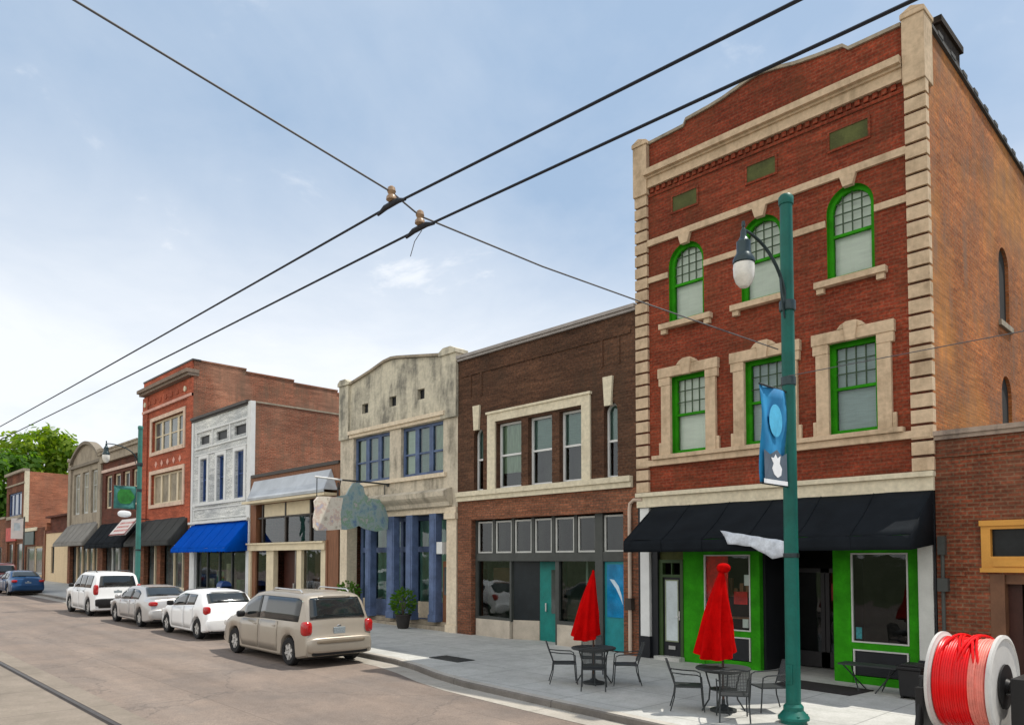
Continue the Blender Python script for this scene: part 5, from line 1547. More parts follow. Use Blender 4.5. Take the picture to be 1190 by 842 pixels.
# ------------------------------------------------------------------ street lamps
def street_lamp(loc, label, paint, arm):
    t = thing('street_lamp', loc, label, 'street lamp', 'green street lamps along the kerb')
    q = MB()
    q.lathe([(.115, 0.05), (.112, 2.0), (.105, 5.0), (.098, 8.3)], n=20)
    q.lathe([(.112, 8.3), (.118, 8.33), (.118, 8.42), (.09, 8.46), (0, 8.47)], n=20)
    q.build('pole', paint, t, smooth=True)
    q = MB(); q.lathe([(.20, 0), (.20, .05), (.24, .06), (.24, .10), (.19, .16), (.155, .20), (.155, .26), (.125, .30)], n=20)
    for k in range(4):
        a = math.pi / 4 + k * math.pi / 2
        q.lathe([(.025, .10), (.025, .14), (0, .145)], (.205 * math.cos(a), .205 * math.sin(a), 0), 6)
    q.build('base', paint, t, smooth=True)
    q = MB(); q.box(-.05, .05, -.135, -.10, .62, .92); q.lathe([(.012, -.142), (.012, -.13)], (0, 0, .66), 8, 'y'); q.lathe([(.012, -.142), (.012, -.13)], (0, 0, .88), 8, 'y'); q.build('access_panel', paint, t)
    q = MB(); q.lathe([(.119, 2.6), (.121, 2.61), (.121, 2.66), (.119, 2.67)], n=16); q.lathe([(.112, 5.35), (.116, 5.36), (.116, 5.48), (.112, 5.49)], n=16); q.build('clamp_band', lamp_metal, t)
    q = MB()
    zt = 6.68
    pts = []
    for k in range(13):
        s = k / 12
        pts.append((0, -.08 - arm * (1 - math.cos(s * math.pi / 2 * 1.08)), zt + 0.80 * math.sin(s * math.pi / 2 * 1.08)))
    q.tube(pts, [.032 - .010 * k / 12 for k in range(13)], 8)
    q.tube([(0, -.10, zt - .25), (0, -.20, zt + .08), (0, -.24, zt + .42)], .016, 6)
    q.lathe([(.125, zt - .12), (.13, zt - .10), (.13, zt + .02), (.125, zt + .04)], n=16)
    q.build('arm', lamp_metal, t, smooth=True)
    ya = pts[-1][1]
    za = pts[-1][2]
    q = MB()
    k = .84
    q.lathe([(r_ * k, h_ * k) for r_, h_ in [(0, .16), (.025, .15), (.035, .08), (.02, .04), (.05, -.03), (.055, -.12), (.10, -.20), (.125, -.22), (.125, -.42), (.14, -.45), (.19, -.54), (.195, -.60), (.18, -.62)]], (0, ya, za), 18)
    lan = q.build('lantern', lamp_metal, t, smooth=True)
    q = MB(); q.lathe([(r_ * k, h_ * k) for r_, h_ in [(.18, -.62), (.19, -.70), (.18, -.84), (.14, -.96), (.08, -1.03), (0, -1.05)]], (0, ya, za), 18); q.build('lantern_glass', lantern_glass, lan, smooth=True)
    return t
street_lamp((-5.60, 11.55, gz(-5.60)), 'nearest tall green street lamp beside the red cable reel and round tables', pole_green, 1.15)
street_lamp((-37.6, 11.95, gz(-37.6)), 'far green street lamp standing behind the parked cars near the white building', pole_far, 1.22)

def banner(loc, label, w, h, mats, z):
    t = thing('street_banner', loc, label, 'banner', 'banners on the street lamps')
    q = MB()
    rows = []
    for j in range(11):
        rows.append([(0.03 * math.sin(j * .6 + i), -.14 - w * i / 6, z + h - h * j / 10) for i in range(7)])
    q.grid(rows)
    q.build('cloth', mats[0], t, smooth=True, solid=.008)
    q = MB(); q.tube([(0, -.05, z + h + .01), (0, -.16 - w, z + h + .01)], .016, 6); q.tube([(0, -.05, z), (0, -.16 - w, z)], .016, 6)
    q.build('banner_rod', mats[1], t)
    return t
def banner_mat():
    m, N, L, P = newmat('blue_banner_cloth')
    t_ = N.new('ShaderNodeTexCoord')
    n_ = noise(N, L, t_.outputs['Object'], 1.6, 2)
    r = ramp(N, L, n_.outputs['Fac'], .35, .65, (0.004, 0.14, 0.32, 1), (0.01, 0.27, 0.55, 1))
    L.new(r.outputs[0], P.inputs['Base Color']); P.inputs['Roughness'].default_value = .8
    return m
bz = gz(-5.68)
t = banner((-5.60, 11.55, 0), 'bright blue cloth banner on the nearest lamp post', .80, 1.50, (banner_mat(), iron), 3.66)
lb = plain('light_blue_print', (0.09, 0.46, 0.72), .8, .15, 6)
wb = plain('white_print', (0.80, 0.82, 0.84), .8, .08)
gb = plain('grey_print', (0.10, 0.13, 0.17), .8, .2)
def spot(name, poly, mat, d):
    q = MB(); q.prism([(-.14 - .80 * a, 3.66 + 1.5 * c) for a, c in poly], .036, .036 + d, plane='yz'); q.build(name, mat, t)
spot('printed_ellipse', [(.48 + .26 * math.cos(k * math.pi / 10), .66 + .17 * math.sin(k * math.pi / 10)) for k in range(20)], lb, .004)
spot('printed_panel', [(.04, .05), (.94, .05), (.96, .34), (.72, .30), (.45, .36), (.25, .30), (.05, .34)], gb, .004)
spot('printed_figure', [(.30, .10), (.44, .07), (.58, .10), (.66, .16), (.60, .21), (.70, .27), (.58, .27), (.52, .31), (.44, .27), (.32, .30), (.36, .22), (.27, .17)], wb, .008)
spot('printed_strip', [(.03, .0), (.97, .0), (.97, .045), (.03, .045)], wb, .006)
gm = plain('green_banner_cloth', (0.03, 0.20, 0.035), .8, .4, 5)
t2 = banner((-37.6, 11.95, 0), 'green cloth banner on the far lamp post behind the white cars', .95, 1.05, (plain('teal_banner_cloth', (0.06, 0.22, 0.20), .8, .3, 4), iron), 4.85)
t = t2
q = MB(); q.prism([(-.6 + .40 * math.cos(k * .5236) * (1 + .12 * math.sin(k * 5)), 5.42 + .36 * math.sin(k * .5236) * (1 + .1 * math.cos(k * 3))) for k in range(12)], .036, .042, plane='yz'); q.build('printed_leaf', gm, t2)
q = MB(); q.blob((-.02, -.62, 4.62), (.05, .30, .16), .8); q.build('white_tail', wb, t2, smooth=True)

# ------------------------------------------------------------------ overhead wires
def wire(name, pts, r, mat, label, cat, group=None):
    c = Vector(pts[len(pts) // 2])
    q = MB(); q.tube(pts, r, 6); return tag(q.build(name, mat, None, c, True), label, cat, group)
def trolley(y, z0, sag):
    pts = []
    xs = [-420 + 6.0 * k for k in range(69)] + [-5.75, -1.8, 3, 8, 14, 20, 26, 40, 60]
    for x in xs:
        if x <= -5.75:
            z = z0 + gz(x) - gz(-5.75) - 0.04 * math.sin(math.pi * (((-5.75 - x) % 30) / 30))
        else:
            f = min(1.0, (x + 5.75) / 32.0)
            z = z0 - sag * f * (1 - f) + gz(x) - gz(-5.75)
        pts.append((x, y, z))
    return pts
wire('trolley_wire', trolley(3.98, 5.785, 1.25), .0115, wire_mat, 'upper of two dark trolley wires running along the street, further from the shops', 'wire', 'trolley wires')
wire('trolley_wire', trolley(4.31, 5.665, .85), .0115, wire_mat, 'lower of two dark trolley wires running along the street, nearer the shops', 'wire', 'trolley wires')
wire('span_wire', [(-5.75, -9, 8.2), (-5.75, 0, 6.68), (-5.75, 1.31, 6.36), (-5.75, 3.98, 5.91), (-5.75, 4.31, 5.79), (-5.75, 6, 5.76), (-5.75, 8, 5.80), (-5.72, 11.45, 5.88)], .009, span_mat, 'thin cable crossing the street to the nearest lamp post', 'wire')
wire('feeder_cable', [(-5.62, 11.45, 5.42), (-2, 11.5, 5.46), (4, 11.5, 5.6), (30, 11.5, 6.4)], .007, span_mat, 'thin faint cable running right from the nearest lamp post past the brick side wall', 'wire')
wire('hanger_wire', [(-5.72, 4.31, 5.64), (-5.82, 4.3, 5.56), (-5.86, 4.28, 5.42)], .004, span_mat, 'short loose wire end dangling under the brown insulators', 'wire')
for y, zi, lb_ in ((3.98, 5.885, 'brown insulator on the upper trolley wire where the cross cable meets it'), (4.31, 5.765, 'brown insulator on the lower trolley wire where the cross cable meets it')):
    t = thing('wire_insulator', (-5.75, y, zi), lb_, 'insulator', 'insulators on the trolley wires')
    q = MB(); q.lathe([(.016, .08), (.034, .065), (.042, .03), (.028, .0), (.046, -.02), (.05, -.05), (.025, -.07)], n=12); q.build('insulator', porcelain, t, smooth=True)
    q = MB(); q.tube([(.22, 0, -.12 + .0), (.10, 0, -.09), (-.10, 0, -.09), (-.22, 0, -.12)], [.012, .026, .026, .012], 8); q.tube([(0, 0, -.10), (0, 0, .02)], .02, 6); q.build('clamp', wire_mat, t, smooth=True)

# ------------------------------------------------------------------ cars
def car(name, label, cat, xr, yc, S, paint, group='cars parked along the kerb'):
    Lc, Wd, r = S['L'], S['W'], S['r']
    loc = (xr - Lc / 2, yc, gz(xr - Lc / 2) - KERB_H + .004)
    t = thing(name, loc, label, cat, group)
    t.rotation_euler = (0, math.atan(SLOPE), 0)
    wheels = S['wheels']
    us = set()
    for a, c in zip(S['top'][:-1], S['top'][1:]):
        k = max(1, int((c[0] - a[0]) / .12))
        for i in range(k): us.add(round(a[0] + (c[0] - a[0]) * i / k, 4))
    us.add(Lc)
    ra = r + .055
    for w in wheels:
        for i in range(13):
            us.add(round(w - ra + 2 * ra * i / 12, 4))
    us = sorted(u for u in us if 0 <= u <= Lc)
    belt = S['belt']
    def plan(u):
        k = 1.0
        if u < .55: k -= S.get('rr', .07) * (1 - u / .55) ** 2
        if u > Lc - .9: k -= .16 * ((u - Lc + .9) / .9) ** 2
        return Wd * k
    def sill(u):
        z = .20 + .05 * max(0, (u - Lc + .6) / .6) + .08 * max(0, 1 - u / .4)
        for w in wheels:
            d = abs(u - w)
            if d < ra: z = max(z, r + math.sqrt(ra * ra - d * d))
        return z
    def top(u): return interp(S['top'], u)
    def wroof(u, zt, zb): return plan(u) - .05 - S['tum'] * max(0, zt - zb)
    def section(u):
        zt = top(u); zs = sill(u); zb = interp(belt, u); w = plan(u)
        zb2 = min(zb, zt - .08)
        zs = min(zs, zb2 - .05)
        if zt > zb + .05:
            wr_ = wroof(u, zt, zb)
            p = [(0, zs), (w - .16, zs), (w - .05, zs + .01), (w - .012, zs + .05), (w, zs + (zb2 - zs) * .45), (w - .008, zs + (zb2 - zs) * .8), (w - .035, zb2), (wr_ + .015, zt - .09), (wr_ - .05, zt - .03), (wr_ - .17, zt - .004), (0, zt + .018)]
        else:
            p = [(0, zs), (w - .16, zs), (w - .05, zs + .01), (w - .012, zs + .05), (w, zs + (zb2 - zs) * .45), (w - .008, zs + (zb2 - zs) * .8), (w - .035, zb2), (w - .06, zt - .045), (w - .11, zt - .015), (w - .24, zt), (0, zt + .022)]
        return p
    q = MB()
    rows = []
    for u in us:
        p = section(u)
        rows.append([(Lc / 2 - u, v, z) for v, z in p] + [(Lc / 2 - u, -v, z) for v, z in reversed(p[:-1])])
    q.grid(rows)
    q.face(rows[0][:-1][::-1]); q.face(rows[-1][:-1])
    body = q.build('body', paint, t, smooth=True, angle=38)
    def side(u, z, d=.01):
        zt = top(u); zb = interp(belt, u); w = plan(u); zb2 = min(zb, zt - .08)
        if z >= zb2:
            wr_ = wroof(u, zt, zb)
            v = (w - .035) + ((wr_ + .015) - (w - .035)) * min(1, (z - zb2) / max(.02, zt - .09 - zb2))
        else:
            zs = min(sill(u), zb2 - .05)
            f = (z - zs) / (zb2 - zs)
            v = interp([(0, w - .02), (.45, w), (.8, w - .008), (1, w - .035)], f)
        return v + d
    # side glass
    for s in (-1, 1):
        ua, ub = S['side_glass'][0][0] + .02, S['side_glass'][-1][1] - .06
        g = MB(); rw = []
        for j in range(4):
            rr_ = []
            for i in range(17):
                u = ua + (ub - ua) * i / 16
                lo = interp(belt, u) + .015
                hi = max(lo + .02, min(top(u) - .118, S['glass_top'] + .012))
                rr_.append((Lc / 2 - u, s * side(u, lo + (hi - lo) * j / 3, .002), lo + (hi - lo) * j / 3))
            rw.append(rr_)
        g.grid(rw if s < 0 else [x[::-1] for x in rw])
        g.build('window_surround', trim_black, t, smooth=True, solid=.004)
        for (ua, ub) in S['side_glass']:
            m = 7
            g = MB(); rw = []
            for j in range(4):
                rr_ = []
                for i in range(m + 1):
                    u = ua + (ub - ua) * i / m
                    lo = interp(belt, u) + .025
                    hi = max(lo + .02, min(top(u) - .125, S['glass_top']))
                    z = lo + (hi - lo) * j / 3
                    rr_.append((Lc / 2 - u, s * side(u, z, .006), z))
                rw.append(rr_)
            g.grid(rw if s < 0 else [x[::-1] for x in rw])
            g.build('side_window', car_glass, t, smooth=True, solid=.006)
        for (ua, ub) in S['doors']:
            g = MB(); rw = []
            for j in range(5):
                rr_ = []
                for i in range(8):
                    u = ua + (ub - ua) * i / 7
                    lo = min(max(sill(u), .24) + .06, interp(belt, u) - .1); hi = interp(belt, u) - .012
                    z = lo + (hi - lo) * j / 4
                    rr_.append((Lc / 2 - u, s * side(u, z, .007), z))
                rw.append(rr_)
            g.grid(rw if s < 0 else [x[::-1] for x in rw])
            d = g.build('door', paint, t, smooth=True, solid=.012)
            g = MB(); uh = ua + .16; zh = interp(belt, uh) - .13
            g.blob((Lc / 2 - uh, s * (side(uh, zh, .02)), zh), (.09, .018, .018), .6, 10); g.build('handle', trim_black if S.get('black_handles') else paint, d, smooth=True)
        g = MB(); um = S['mirror']; zm = interp(belt, um) + .10
        g.blob((Lc / 2 - um, s * (plan(um) + .10), zm), (.07, .11, .085), .6, 12); g.build('wing_mirror', trim_black if S.get('black_mirror', True) else paint, t, smooth=True)
    # rear and front glass laid on the sloping profile
    def slope_glass(nm, ua, ub, inset0, inset1, mat, d=.014, trim=None):
        g = MB(); rw = []
        for j in range(7):
            u = ua + (ub - ua) * j / 6
            zt = top(u); zb = interp(belt, u)
            hw = wroof(u, zt, zb) - (inset0 + (inset1 - inset0) * j / 6)
            du = .01
            sl = (top(u + du) - top(u - du)) / (2 * du)
            nrm = Vector((-sl, 1.0)).normalized()   # (u, z)
            rw.append([(Lc / 2 - (u + nrm.x * d), hw * k / 4, zt + (.018 if abs(k) < 4 else .004) * (1 - .4 * abs(k) / 4) + nrm.y * d) for k in range(-4, 5)])
        g.grid(rw if ub > ua else rw)
        return g.build(nm, mat, t, smooth=True, solid=.008)
    rg = S['rear_glass']
    slope_glass('rear_window', rg[0], rg[1], rg[2], rg[3], car_glass)
    wg = S['front_glass']
    slope_glass('windscreen', wg[0], wg[1], .10, .12, car_glass)
    # wheels
    for w in wheels:
        for s in (-1, 1):
            c = (Lc / 2 - w, s * (Wd - .125), r)
            g = MB(); g.lathe([(r * .62, -.10), (r * .92, -.105), (r, -.07), (r, .07), (r * .92, .105), (r * .62, .10), (r * .6, 0), (r * .62, -.10)], c, 28, 'y', cap=False)
            ty = g.build('wheel', tyre_mat, t, smooth=True)
            g = MB(); f = s
            g.lathe([(0, f * .06), (r * .2, f * .065), (r * .24, f * .05), (r * .3, f * .02), (r * .56, f * .01), (r * .63, f * .085), (r * .66, f * .10), (r * .67, f * .095)] if f > 0 else [(0, -.06), (r * .2, -.065), (r * .24, -.05), (r * .3, -.02), (r * .56, -.01), (r * .63, -.085), (r * .66, -.10), (r * .67, -.095)], c, 24, 'y', cap=False)
            ns = S.get('spokes', 5)
            for k in range(ns):
                a = 2 * math.pi * k / ns + .3
                ca, sa = math.cos(a), math.sin(a)
                q0 = [(.18, -.11), (.18, .11), (.62, .09), (.62, -.09)]
                pts = [(c[0] + r * (p * ca - e * sa), c[1] + f * .085, c[2] + r * (p * sa + e * ca)) for p, e in q0]
                pt2 = [(x_, c[1] + f * .02, z_) for x_, y_, z_ in pts]
                g.face(pts if f > 0 else pts[::-1]); 
                for i in range(4):
                    j = (i + 1) % 4
                    g.face([pts[i], pt2[i], pt2[j], pts[j]])
            g.build('rim', rim_mat, ty, smooth=True, angle=30)
    # rear lights, bumper, plate, badge strip
    for s in (-1, 1):
        for (cu, cv, cz_, su, sv, sz, mt) in S['tail']:
            g = MB(); g.blob((Lc / 2 - cu, s * cv, cz_), (su, sv, sz), .55, 14); g.build('tail_light', mt, t, smooth=True)
    bz_ = S['bumper']
    g = MB(); g.blob((Lc / 2 - .10, 0, bz_[0]), (.17, Wd - .055, bz_[1]), .32, 28)
    bp = g.build('bumper', S.get('bumper_mat', paint), t, smooth=True, angle=60)
    if S.get('bumper_strip'):
        g = MB(); g.blob((Lc / 2 + .055, 0, bz_[0] + bz_[1] * .45), (.025, Wd * .72, .045), .4, 16); g.build('bumper_step', plain('bronze_step', (0.22, 0.18, 0.13), .6) if 'bronze_step' not in MATS else MATS['bronze_step'], bp, smooth=True)
    pu, pz = S['plate']
    g = MB(); g.box(Lc / 2 - pu, Lc / 2 - pu + .03, -.16, .16, pz - .08, pz + .08); g.build('number_plate', plate_mat, t, bevel=.01)
    zc = interp(belt, .2) - .09
    ub_ = next(u_ for u_ in [k * .005 for k in range(200)] if top(u_) >= zc + .03)
    g = MB(); g.blob((Lc / 2 - ub_ + .012, 0, zc), (.012, .06, .028), .8, 12); g.build('badge', MATS['brushed_metal'], t, smooth=True)
    ur_ = rg[0] + .01
    g = MB(); g.tube([(Lc / 2 - ur_ + .03, .02, top(ur_) + .03), (Lc / 2 - ur_ - .02 + .035, -.38, top(ur_ + .02) + .05)], .011, 5); g.build('rear_wiper', trim_black, t)
    g = MB(); g.box(Lc / 2 - .16, Lc / 2 + .045, -Wd * .8, Wd * .8, bz_[0] - bz_[1] - .05, bz_[0] - bz_[1] + .05); g.build('rear_valance', trim_black, t, bevel=.02)
    if 'garnish' in S:
        gu, gz_, gw = S['garnish']
        g = MB(); g.blob((Lc / 2 - gu, 0, gz_), (.03, gw, .03), .5, 14); g.build('tailgate_trim', S.get('garnish_mat', paint), t, smooth=True)
    # front bumper, lamps, underside
    g = MB(); g.box(-Lc / 2 + .5, Lc / 2 - .35, -Wd + .18, Wd - .18, .17, .34); g.build('underbody', trim_black, t)
    for s in (-1, 1):
        g = MB(); g.blob((-Lc / 2 + .16, s * (Wd * .72), top(Lc - .25) - .12), (.14, .16, .09), .6, 12); g.build('headlight', lens_clear, t, smooth=True)
    g = MB(); g.blob((Lc / 2 - .55, Wd * .35, .20), (.12, .035, .035), .6, 10); g.build('exhaust', trim_black, t, smooth=True)
    if S.get('rails'):
        g = MB()
        for s in (-1, 1):
            ua, ub = S['rails']
            g.tube([(Lc / 2 - ua, s * (Wd - .30), top(ua) - .0), (Lc / 2 - ua - .1, s * (Wd - .30), top(ua) + .06), (Lc / 2 - ub + .1, s * (Wd - .30), top(ub) + .06), (Lc / 2 - ub, s * (Wd - .30), top(ub) - .0)], .02, 6)
        g.build('roof_rail', trim_black if S.get('rails_black') else MATS['brushed_metal'], t)
    if S.get('wiper'):
        pass
    return t

VAN = dict(L=4.85, W=.94, r=.335, wheels=(.86, 3.90), tum=.19, rr=.05,
           top=[(0, .72), (.035, .78), (.06, .98), (.10, 1.10), (.22, 1.42), (.32, 1.62), (.42, 1.70), (.62, 1.745), (1.4, 1.77), (2.4, 1.755), (2.9, 1.69), (3.25, 1.53), (3.9, 1.13), (4.05, 1.06), (4.55, .92), (4.78, .74), (4.85, .55)],
           belt=[(0, 1.06), (2.3, 1.04), (4.0, .98), (4.85, .9)], side_glass=[(.42, 2.42), (2.46, 3.38)], glass_top=1.62, doors=[(1.42, 2.42), (2.46, 3.52)], mirror=3.25,
           rear_glass=(.115, .325, .09, .11), front_glass=(2.95, 3.82), tail=[(.13, .84, .93, .13, .115, .17, tail_red)], bumper=(.53, .19), bumper_strip=True, plate=(.055, .86), garnish=(.31, 1.655, .45), spokes=6, rails=(.7, 2.2))
HATCH = dict(L=4.05, W=.87, r=.315, wheels=(.72, 3.32), tum=.30, rr=.10,
             top=[(0, .62), (.05, .70), (.09, .88), (.18, 1.02), (.36, 1.22), (.52, 1.37), (.62, 1.43), (.9, 1.49), (1.6, 1.515), (2.2, 1.47), (2.6, 1.35), (3.2, 1.0), (3.35, .95), (3.85, .80), (4.0, .62), (4.05, .5)],
             belt=[(0, 1.08), (.6, 1.06), (2.2, .97), (3.3, .89), (4.05, .8)], side_glass=[(.95, 1.62), (1.68, 2.75)], glass_top=1.36, doors=[(.98, 1.72), (1.76, 2.80)], mirror=2.62,
             rear_glass=(.27, .56, .12, .10), front_glass=(2.25, 3.12), tail=[(.20, .74, .90, .13, .10, .13, tail_red)], bumper=(.46, .20), plate=(.11, .78), garnish=(.60, 1.46, .5), spokes=5, black_mirror=True)
SEDAN = dict(L=4.7, W=.90, r=.325, wheels=(1.02, 3.78), tum=.36, rr=.10,
             top=[(0, .62), (.05, .72), (.08, .92), (.14, 1.0), (.50, 1.03), (.62, 1.05), (1.0, 1.24), (1.25, 1.36), (1.5, 1.42), (2.1, 1.45), (2.7, 1.41), (3.1, 1.27), (3.65, .99), (3.8, .95), (4.45, .80), (4.65, .62), (4.7, .5)],
             belt=[(0, .90), (1.0, .97), (2.4, .93), (3.7, .88), (4.7, .75)], side_glass=[(1.15, 1.95), (2.02, 3.15)], glass_top=1.31, doors=[(1.42, 2.00), (2.04, 3.12)], mirror=3.0,
             rear_glass=(.72, 1.32, .10, .14), front_glass=(2.8, 3.6), tail=[(.10, .70, .86, .10, .15, .075, tail_red)], bumper=(.48, .19), plate=(.07, .72), spokes=5, black_mirror=False)
SUV = dict(L=4.75, W=.94, r=.37, wheels=(.92, 3.72), tum=.22, rr=.06,
           top=[(0, .74), (.04, .84), (.06, 1.05), (.09, 1.18), (.17, 1.48), (.24, 1.68), (.33, 1.77), (.6, 1.81), (2.2, 1.82), (2.6, 1.74), (2.9, 1.58), (3.35, 1.20), (3.5, 1.15), (4.4, 1.08), (4.65, .92), (4.75, .6)],
           belt=[(0, 1.16), (2.2, 1.14), (3.4, 1.10), (4.75, 1.0)], side_glass=[(.55, 1.35), (1.42, 2.15), (2.22, 3.0)], glass_top=1.66, doors=[(1.32, 2.16), (2.20, 3.12)], mirror=2.95,
           rear_glass=(.098, .235, .12, .12), front_glass=(2.62, 3.25), tail=[(.13, .83, 1.10, .12, .09, .22, tail_red)], bumper=(.58, .17), bumper_mat=trim_black, plate=(.08, .98), rails=(.7, 2.3), rails_black=True, spokes=5, black_handles=True)
car('minivan', 'champagne coloured minivan, nearest of the parked vehicles, beside the kerb', 'minivan', -16.2, 9.80, VAN, paint_gold)
car('hatchback', 'white compact hatchback parked ahead of the champagne minivan', 'car', -23.25, 10.22, HATCH, paint_white)
car('sedan', 'silver four-door saloon parked between two white vehicles', 'car', -28.05, 10.18, SEDAN, paint_silver)
car('sport_utility_vehicle', 'white sport utility vehicle with black bumper parked ahead of the silver saloon', 'SUV', -34.3, 10.16, SUV, paint_white)
SED2 = dict(SEDAN); 
car('sedan', 'dark blue saloon parked furthest but one along the kerb', 'car', -52.6, 10.6, SED2, paint_blue)
SUV2 = dict(SUV); SUV2['bumper_mat'] = paint_maroon
car('sport_utility_vehicle', 'dark maroon tall vehicle parked beyond the blue saloon at the far left', 'SUV', -58.6, 10.35, SUV2, paint_maroon)

# ------------------------------------------------------------------ café furniture
def make_chair():
    t = thing('metal_chair', (0, 0, 0), 'black wrought iron armchair', 'chair', 'black metal chairs round the pavement tables')
    # faces +x
    q = MB(); q.box(-.24, .24, -.235, .235, .425, .45)
    q.tube([(.24, -.24, .437), (.24, .24, .437), (-.24, .24, .437), (-.24, -.24, .437), (.24, -.24, .437)], .013, 6)
    q.build('seat', iron, t)
    q = MB()
    n = 9
    q.grid([[(-.24 - .14 * s - .03 * (1 - (2 * i / n - 1) ** 2), -.22 + .44 * i / n, .50 + .36 * s + (.02 * (1 - (2 * i / n - 1) ** 2) if s == 1 else 0)) for i in range(n + 1)] for s in (0, .33, .66, 1)])
    q.build('backrest', mesh_iron, t, solid=.008)
    q = MB()
    q.tube([(-.24, -.235, .44), (-.31, -.235, .65), (-.385, -.235, .87), (-.41, 0, .90), (-.385, .235, .87), (-.31, .235, .65), (-.24, .235, .44)], .013, 6)
    q.build('back_frame', iron, t)
    for s in (-1, 1):
        q = MB(); q.tube([(-.33, s * .24, .69), (-.1, s * .27, .665), (.14, s * .27, .655), (.22, s * .26, .62), (.235, s * .25, .44)], .012, 6); q.build('armrest', iron, t)
        q = MB(); q.tube([(.235, s * .25, .44), (.25, s * .25, .2), (.27, s * .26, .012)], .013, 6); q.build('leg', iron, t)
        q = MB(); q.tube([(-.24, s * .235, .44), (-.26, s * .24, .25), (-.33, s * .25, .012)], .013, 6); q.build('leg', iron, t)
    return t
def mesh_mat():
    m = bpy.data.materials.new('perforated_iron'); m.use_nodes = True; MATS['perforated_iron'] = m
    N = m.node_tree.nodes; L = m.node_tree.links
    P = N['Principled BSDF']; P.inputs['Base Color'].default_value = (.035, .04, .042, 1); P.inputs['Roughness'].default_value = .5
    t_ = N.new('ShaderNodeTexCoord')
    sp = N.new('ShaderNodeSeparateXYZ'); L.new(t_.outputs['Object'], sp.inputs[0])
    outs = []
    for ax in (0, 1, 2):
        mu = N.new('ShaderNodeMath'); mu.operation = 'MULTIPLY'; mu.inputs[1].default_value = 40.0; L.new(sp.outputs[ax], mu.inputs[0])
        fr = N.new('ShaderNodeMath'); fr.operation = 'FRACT'; L.new(mu.outputs[0], fr.inputs[0])
        outs.append(fr.outputs[0])
    g1 = N.new('ShaderNodeMath'); g1.operation = 'GREATER_THAN'; g1.inputs[1].default_value = .42; L.new(outs[1], g1.inputs[0])
    g2 = N.new('ShaderNodeMath'); g2.operation = 'GREATER_THAN'; g2.inputs[1].default_value = .42; L.new(outs[2], g2.inputs[0])
    mm = N.new('ShaderNodeMath'); mm.operation = 'MULTIPLY'; L.new(g1.outputs[0], mm.inputs[0]); L.new(g2.outputs[0], mm.inputs[1])
    tr = N.new('ShaderNodeBsdfTransparent'); mx = N.new('ShaderNodeMixShader')
    L.new(mm.outputs[0], mx.inputs[0]); L.new(P.outputs[0], mx.inputs[1]); L.new(tr.outputs[0], mx.inputs[2])
    L.new(mx.outputs[0], N['Material Output'].inputs['Surface'])
    return m
mesh_iron = mesh_mat()
def make_table():
    t = thing('round_table', (0, 0, 0), 'round black metal pavement table', 'table', 'round black pavement tables')
    q = MB(); q.lathe([(.03, .70), (.44, .70), (.455, .71), (.455, .73), (.44, .74), (.03, .74)], n=32); q.build('tabletop', iron, t)
    q = MB(); q.lathe([(.30, .66), (.31, .66), (.31, .70), (.30, .70)], n=24); q.build('apron', iron, t)
    for k in range(4):
        a = math.pi / 4 + k * math.pi / 2
        ca, sa = math.cos(a), math.sin(a)
        q = MB(); q.tube([(.30 * ca, .30 * sa, .70), (.22 * ca, .22 * sa, .40), (.24 * ca, .24 * sa, .2), (.36 * ca, .36 * sa, .012)], .014, 6); q.build('leg', iron, t)
    q = MB(); q.lathe([(.21, .36), (.22, .36), (.22, .38), (.21, .38)], n=20); q.build('leg_ring', iron, t)
    return t
tables = [(-10.02, 11.95, 'round black table in front of the teal door, under the shorter red parasol'), (-6.82, 11.52, 'round black table beside the near lamp post, under the larger red parasol')]
chairs = [[(-.44, -.40, 45, 'black metal chair left of the table by the teal door, facing right'), (.44, -.52, 128, 'black metal chair on the street side of the table by the teal door'), (.50, .40, 222, 'black metal chair right of the table by the teal door'), (-.55, .62, -48, 'black metal chair behind the table by the teal door, against the pale bulkhead')],
          [(-.46, -.34, 35, 'black metal chair left of the table nearest the lamp post'), (.46, -.48, 125, 'black metal chair on the street side of the table nearest the lamp post'), (.50, .62, 232, 'black metal chair half hidden behind the near lamp post')]]
mt_ = make_table(); mc_ = make_chair()
first_c = True
for i, (x, y, lb_) in enumerate(tables):
    o = mt_ if i == 0 else copy_tree(mt_)
    o.location = (x, y, gz(x)); o['label'] = lb_
    for (dx_, dy_, rz, cl) in chairs[i]:
        c = mc_ if first_c else copy_tree(mc_)
        first_c = False
        c.location = (x + dx_, y + dy_, gz(x + dx_)); c.rotation_euler = (0, 0, R(rz)); c.scale = (.93, .93, .95); c['label'] = cl
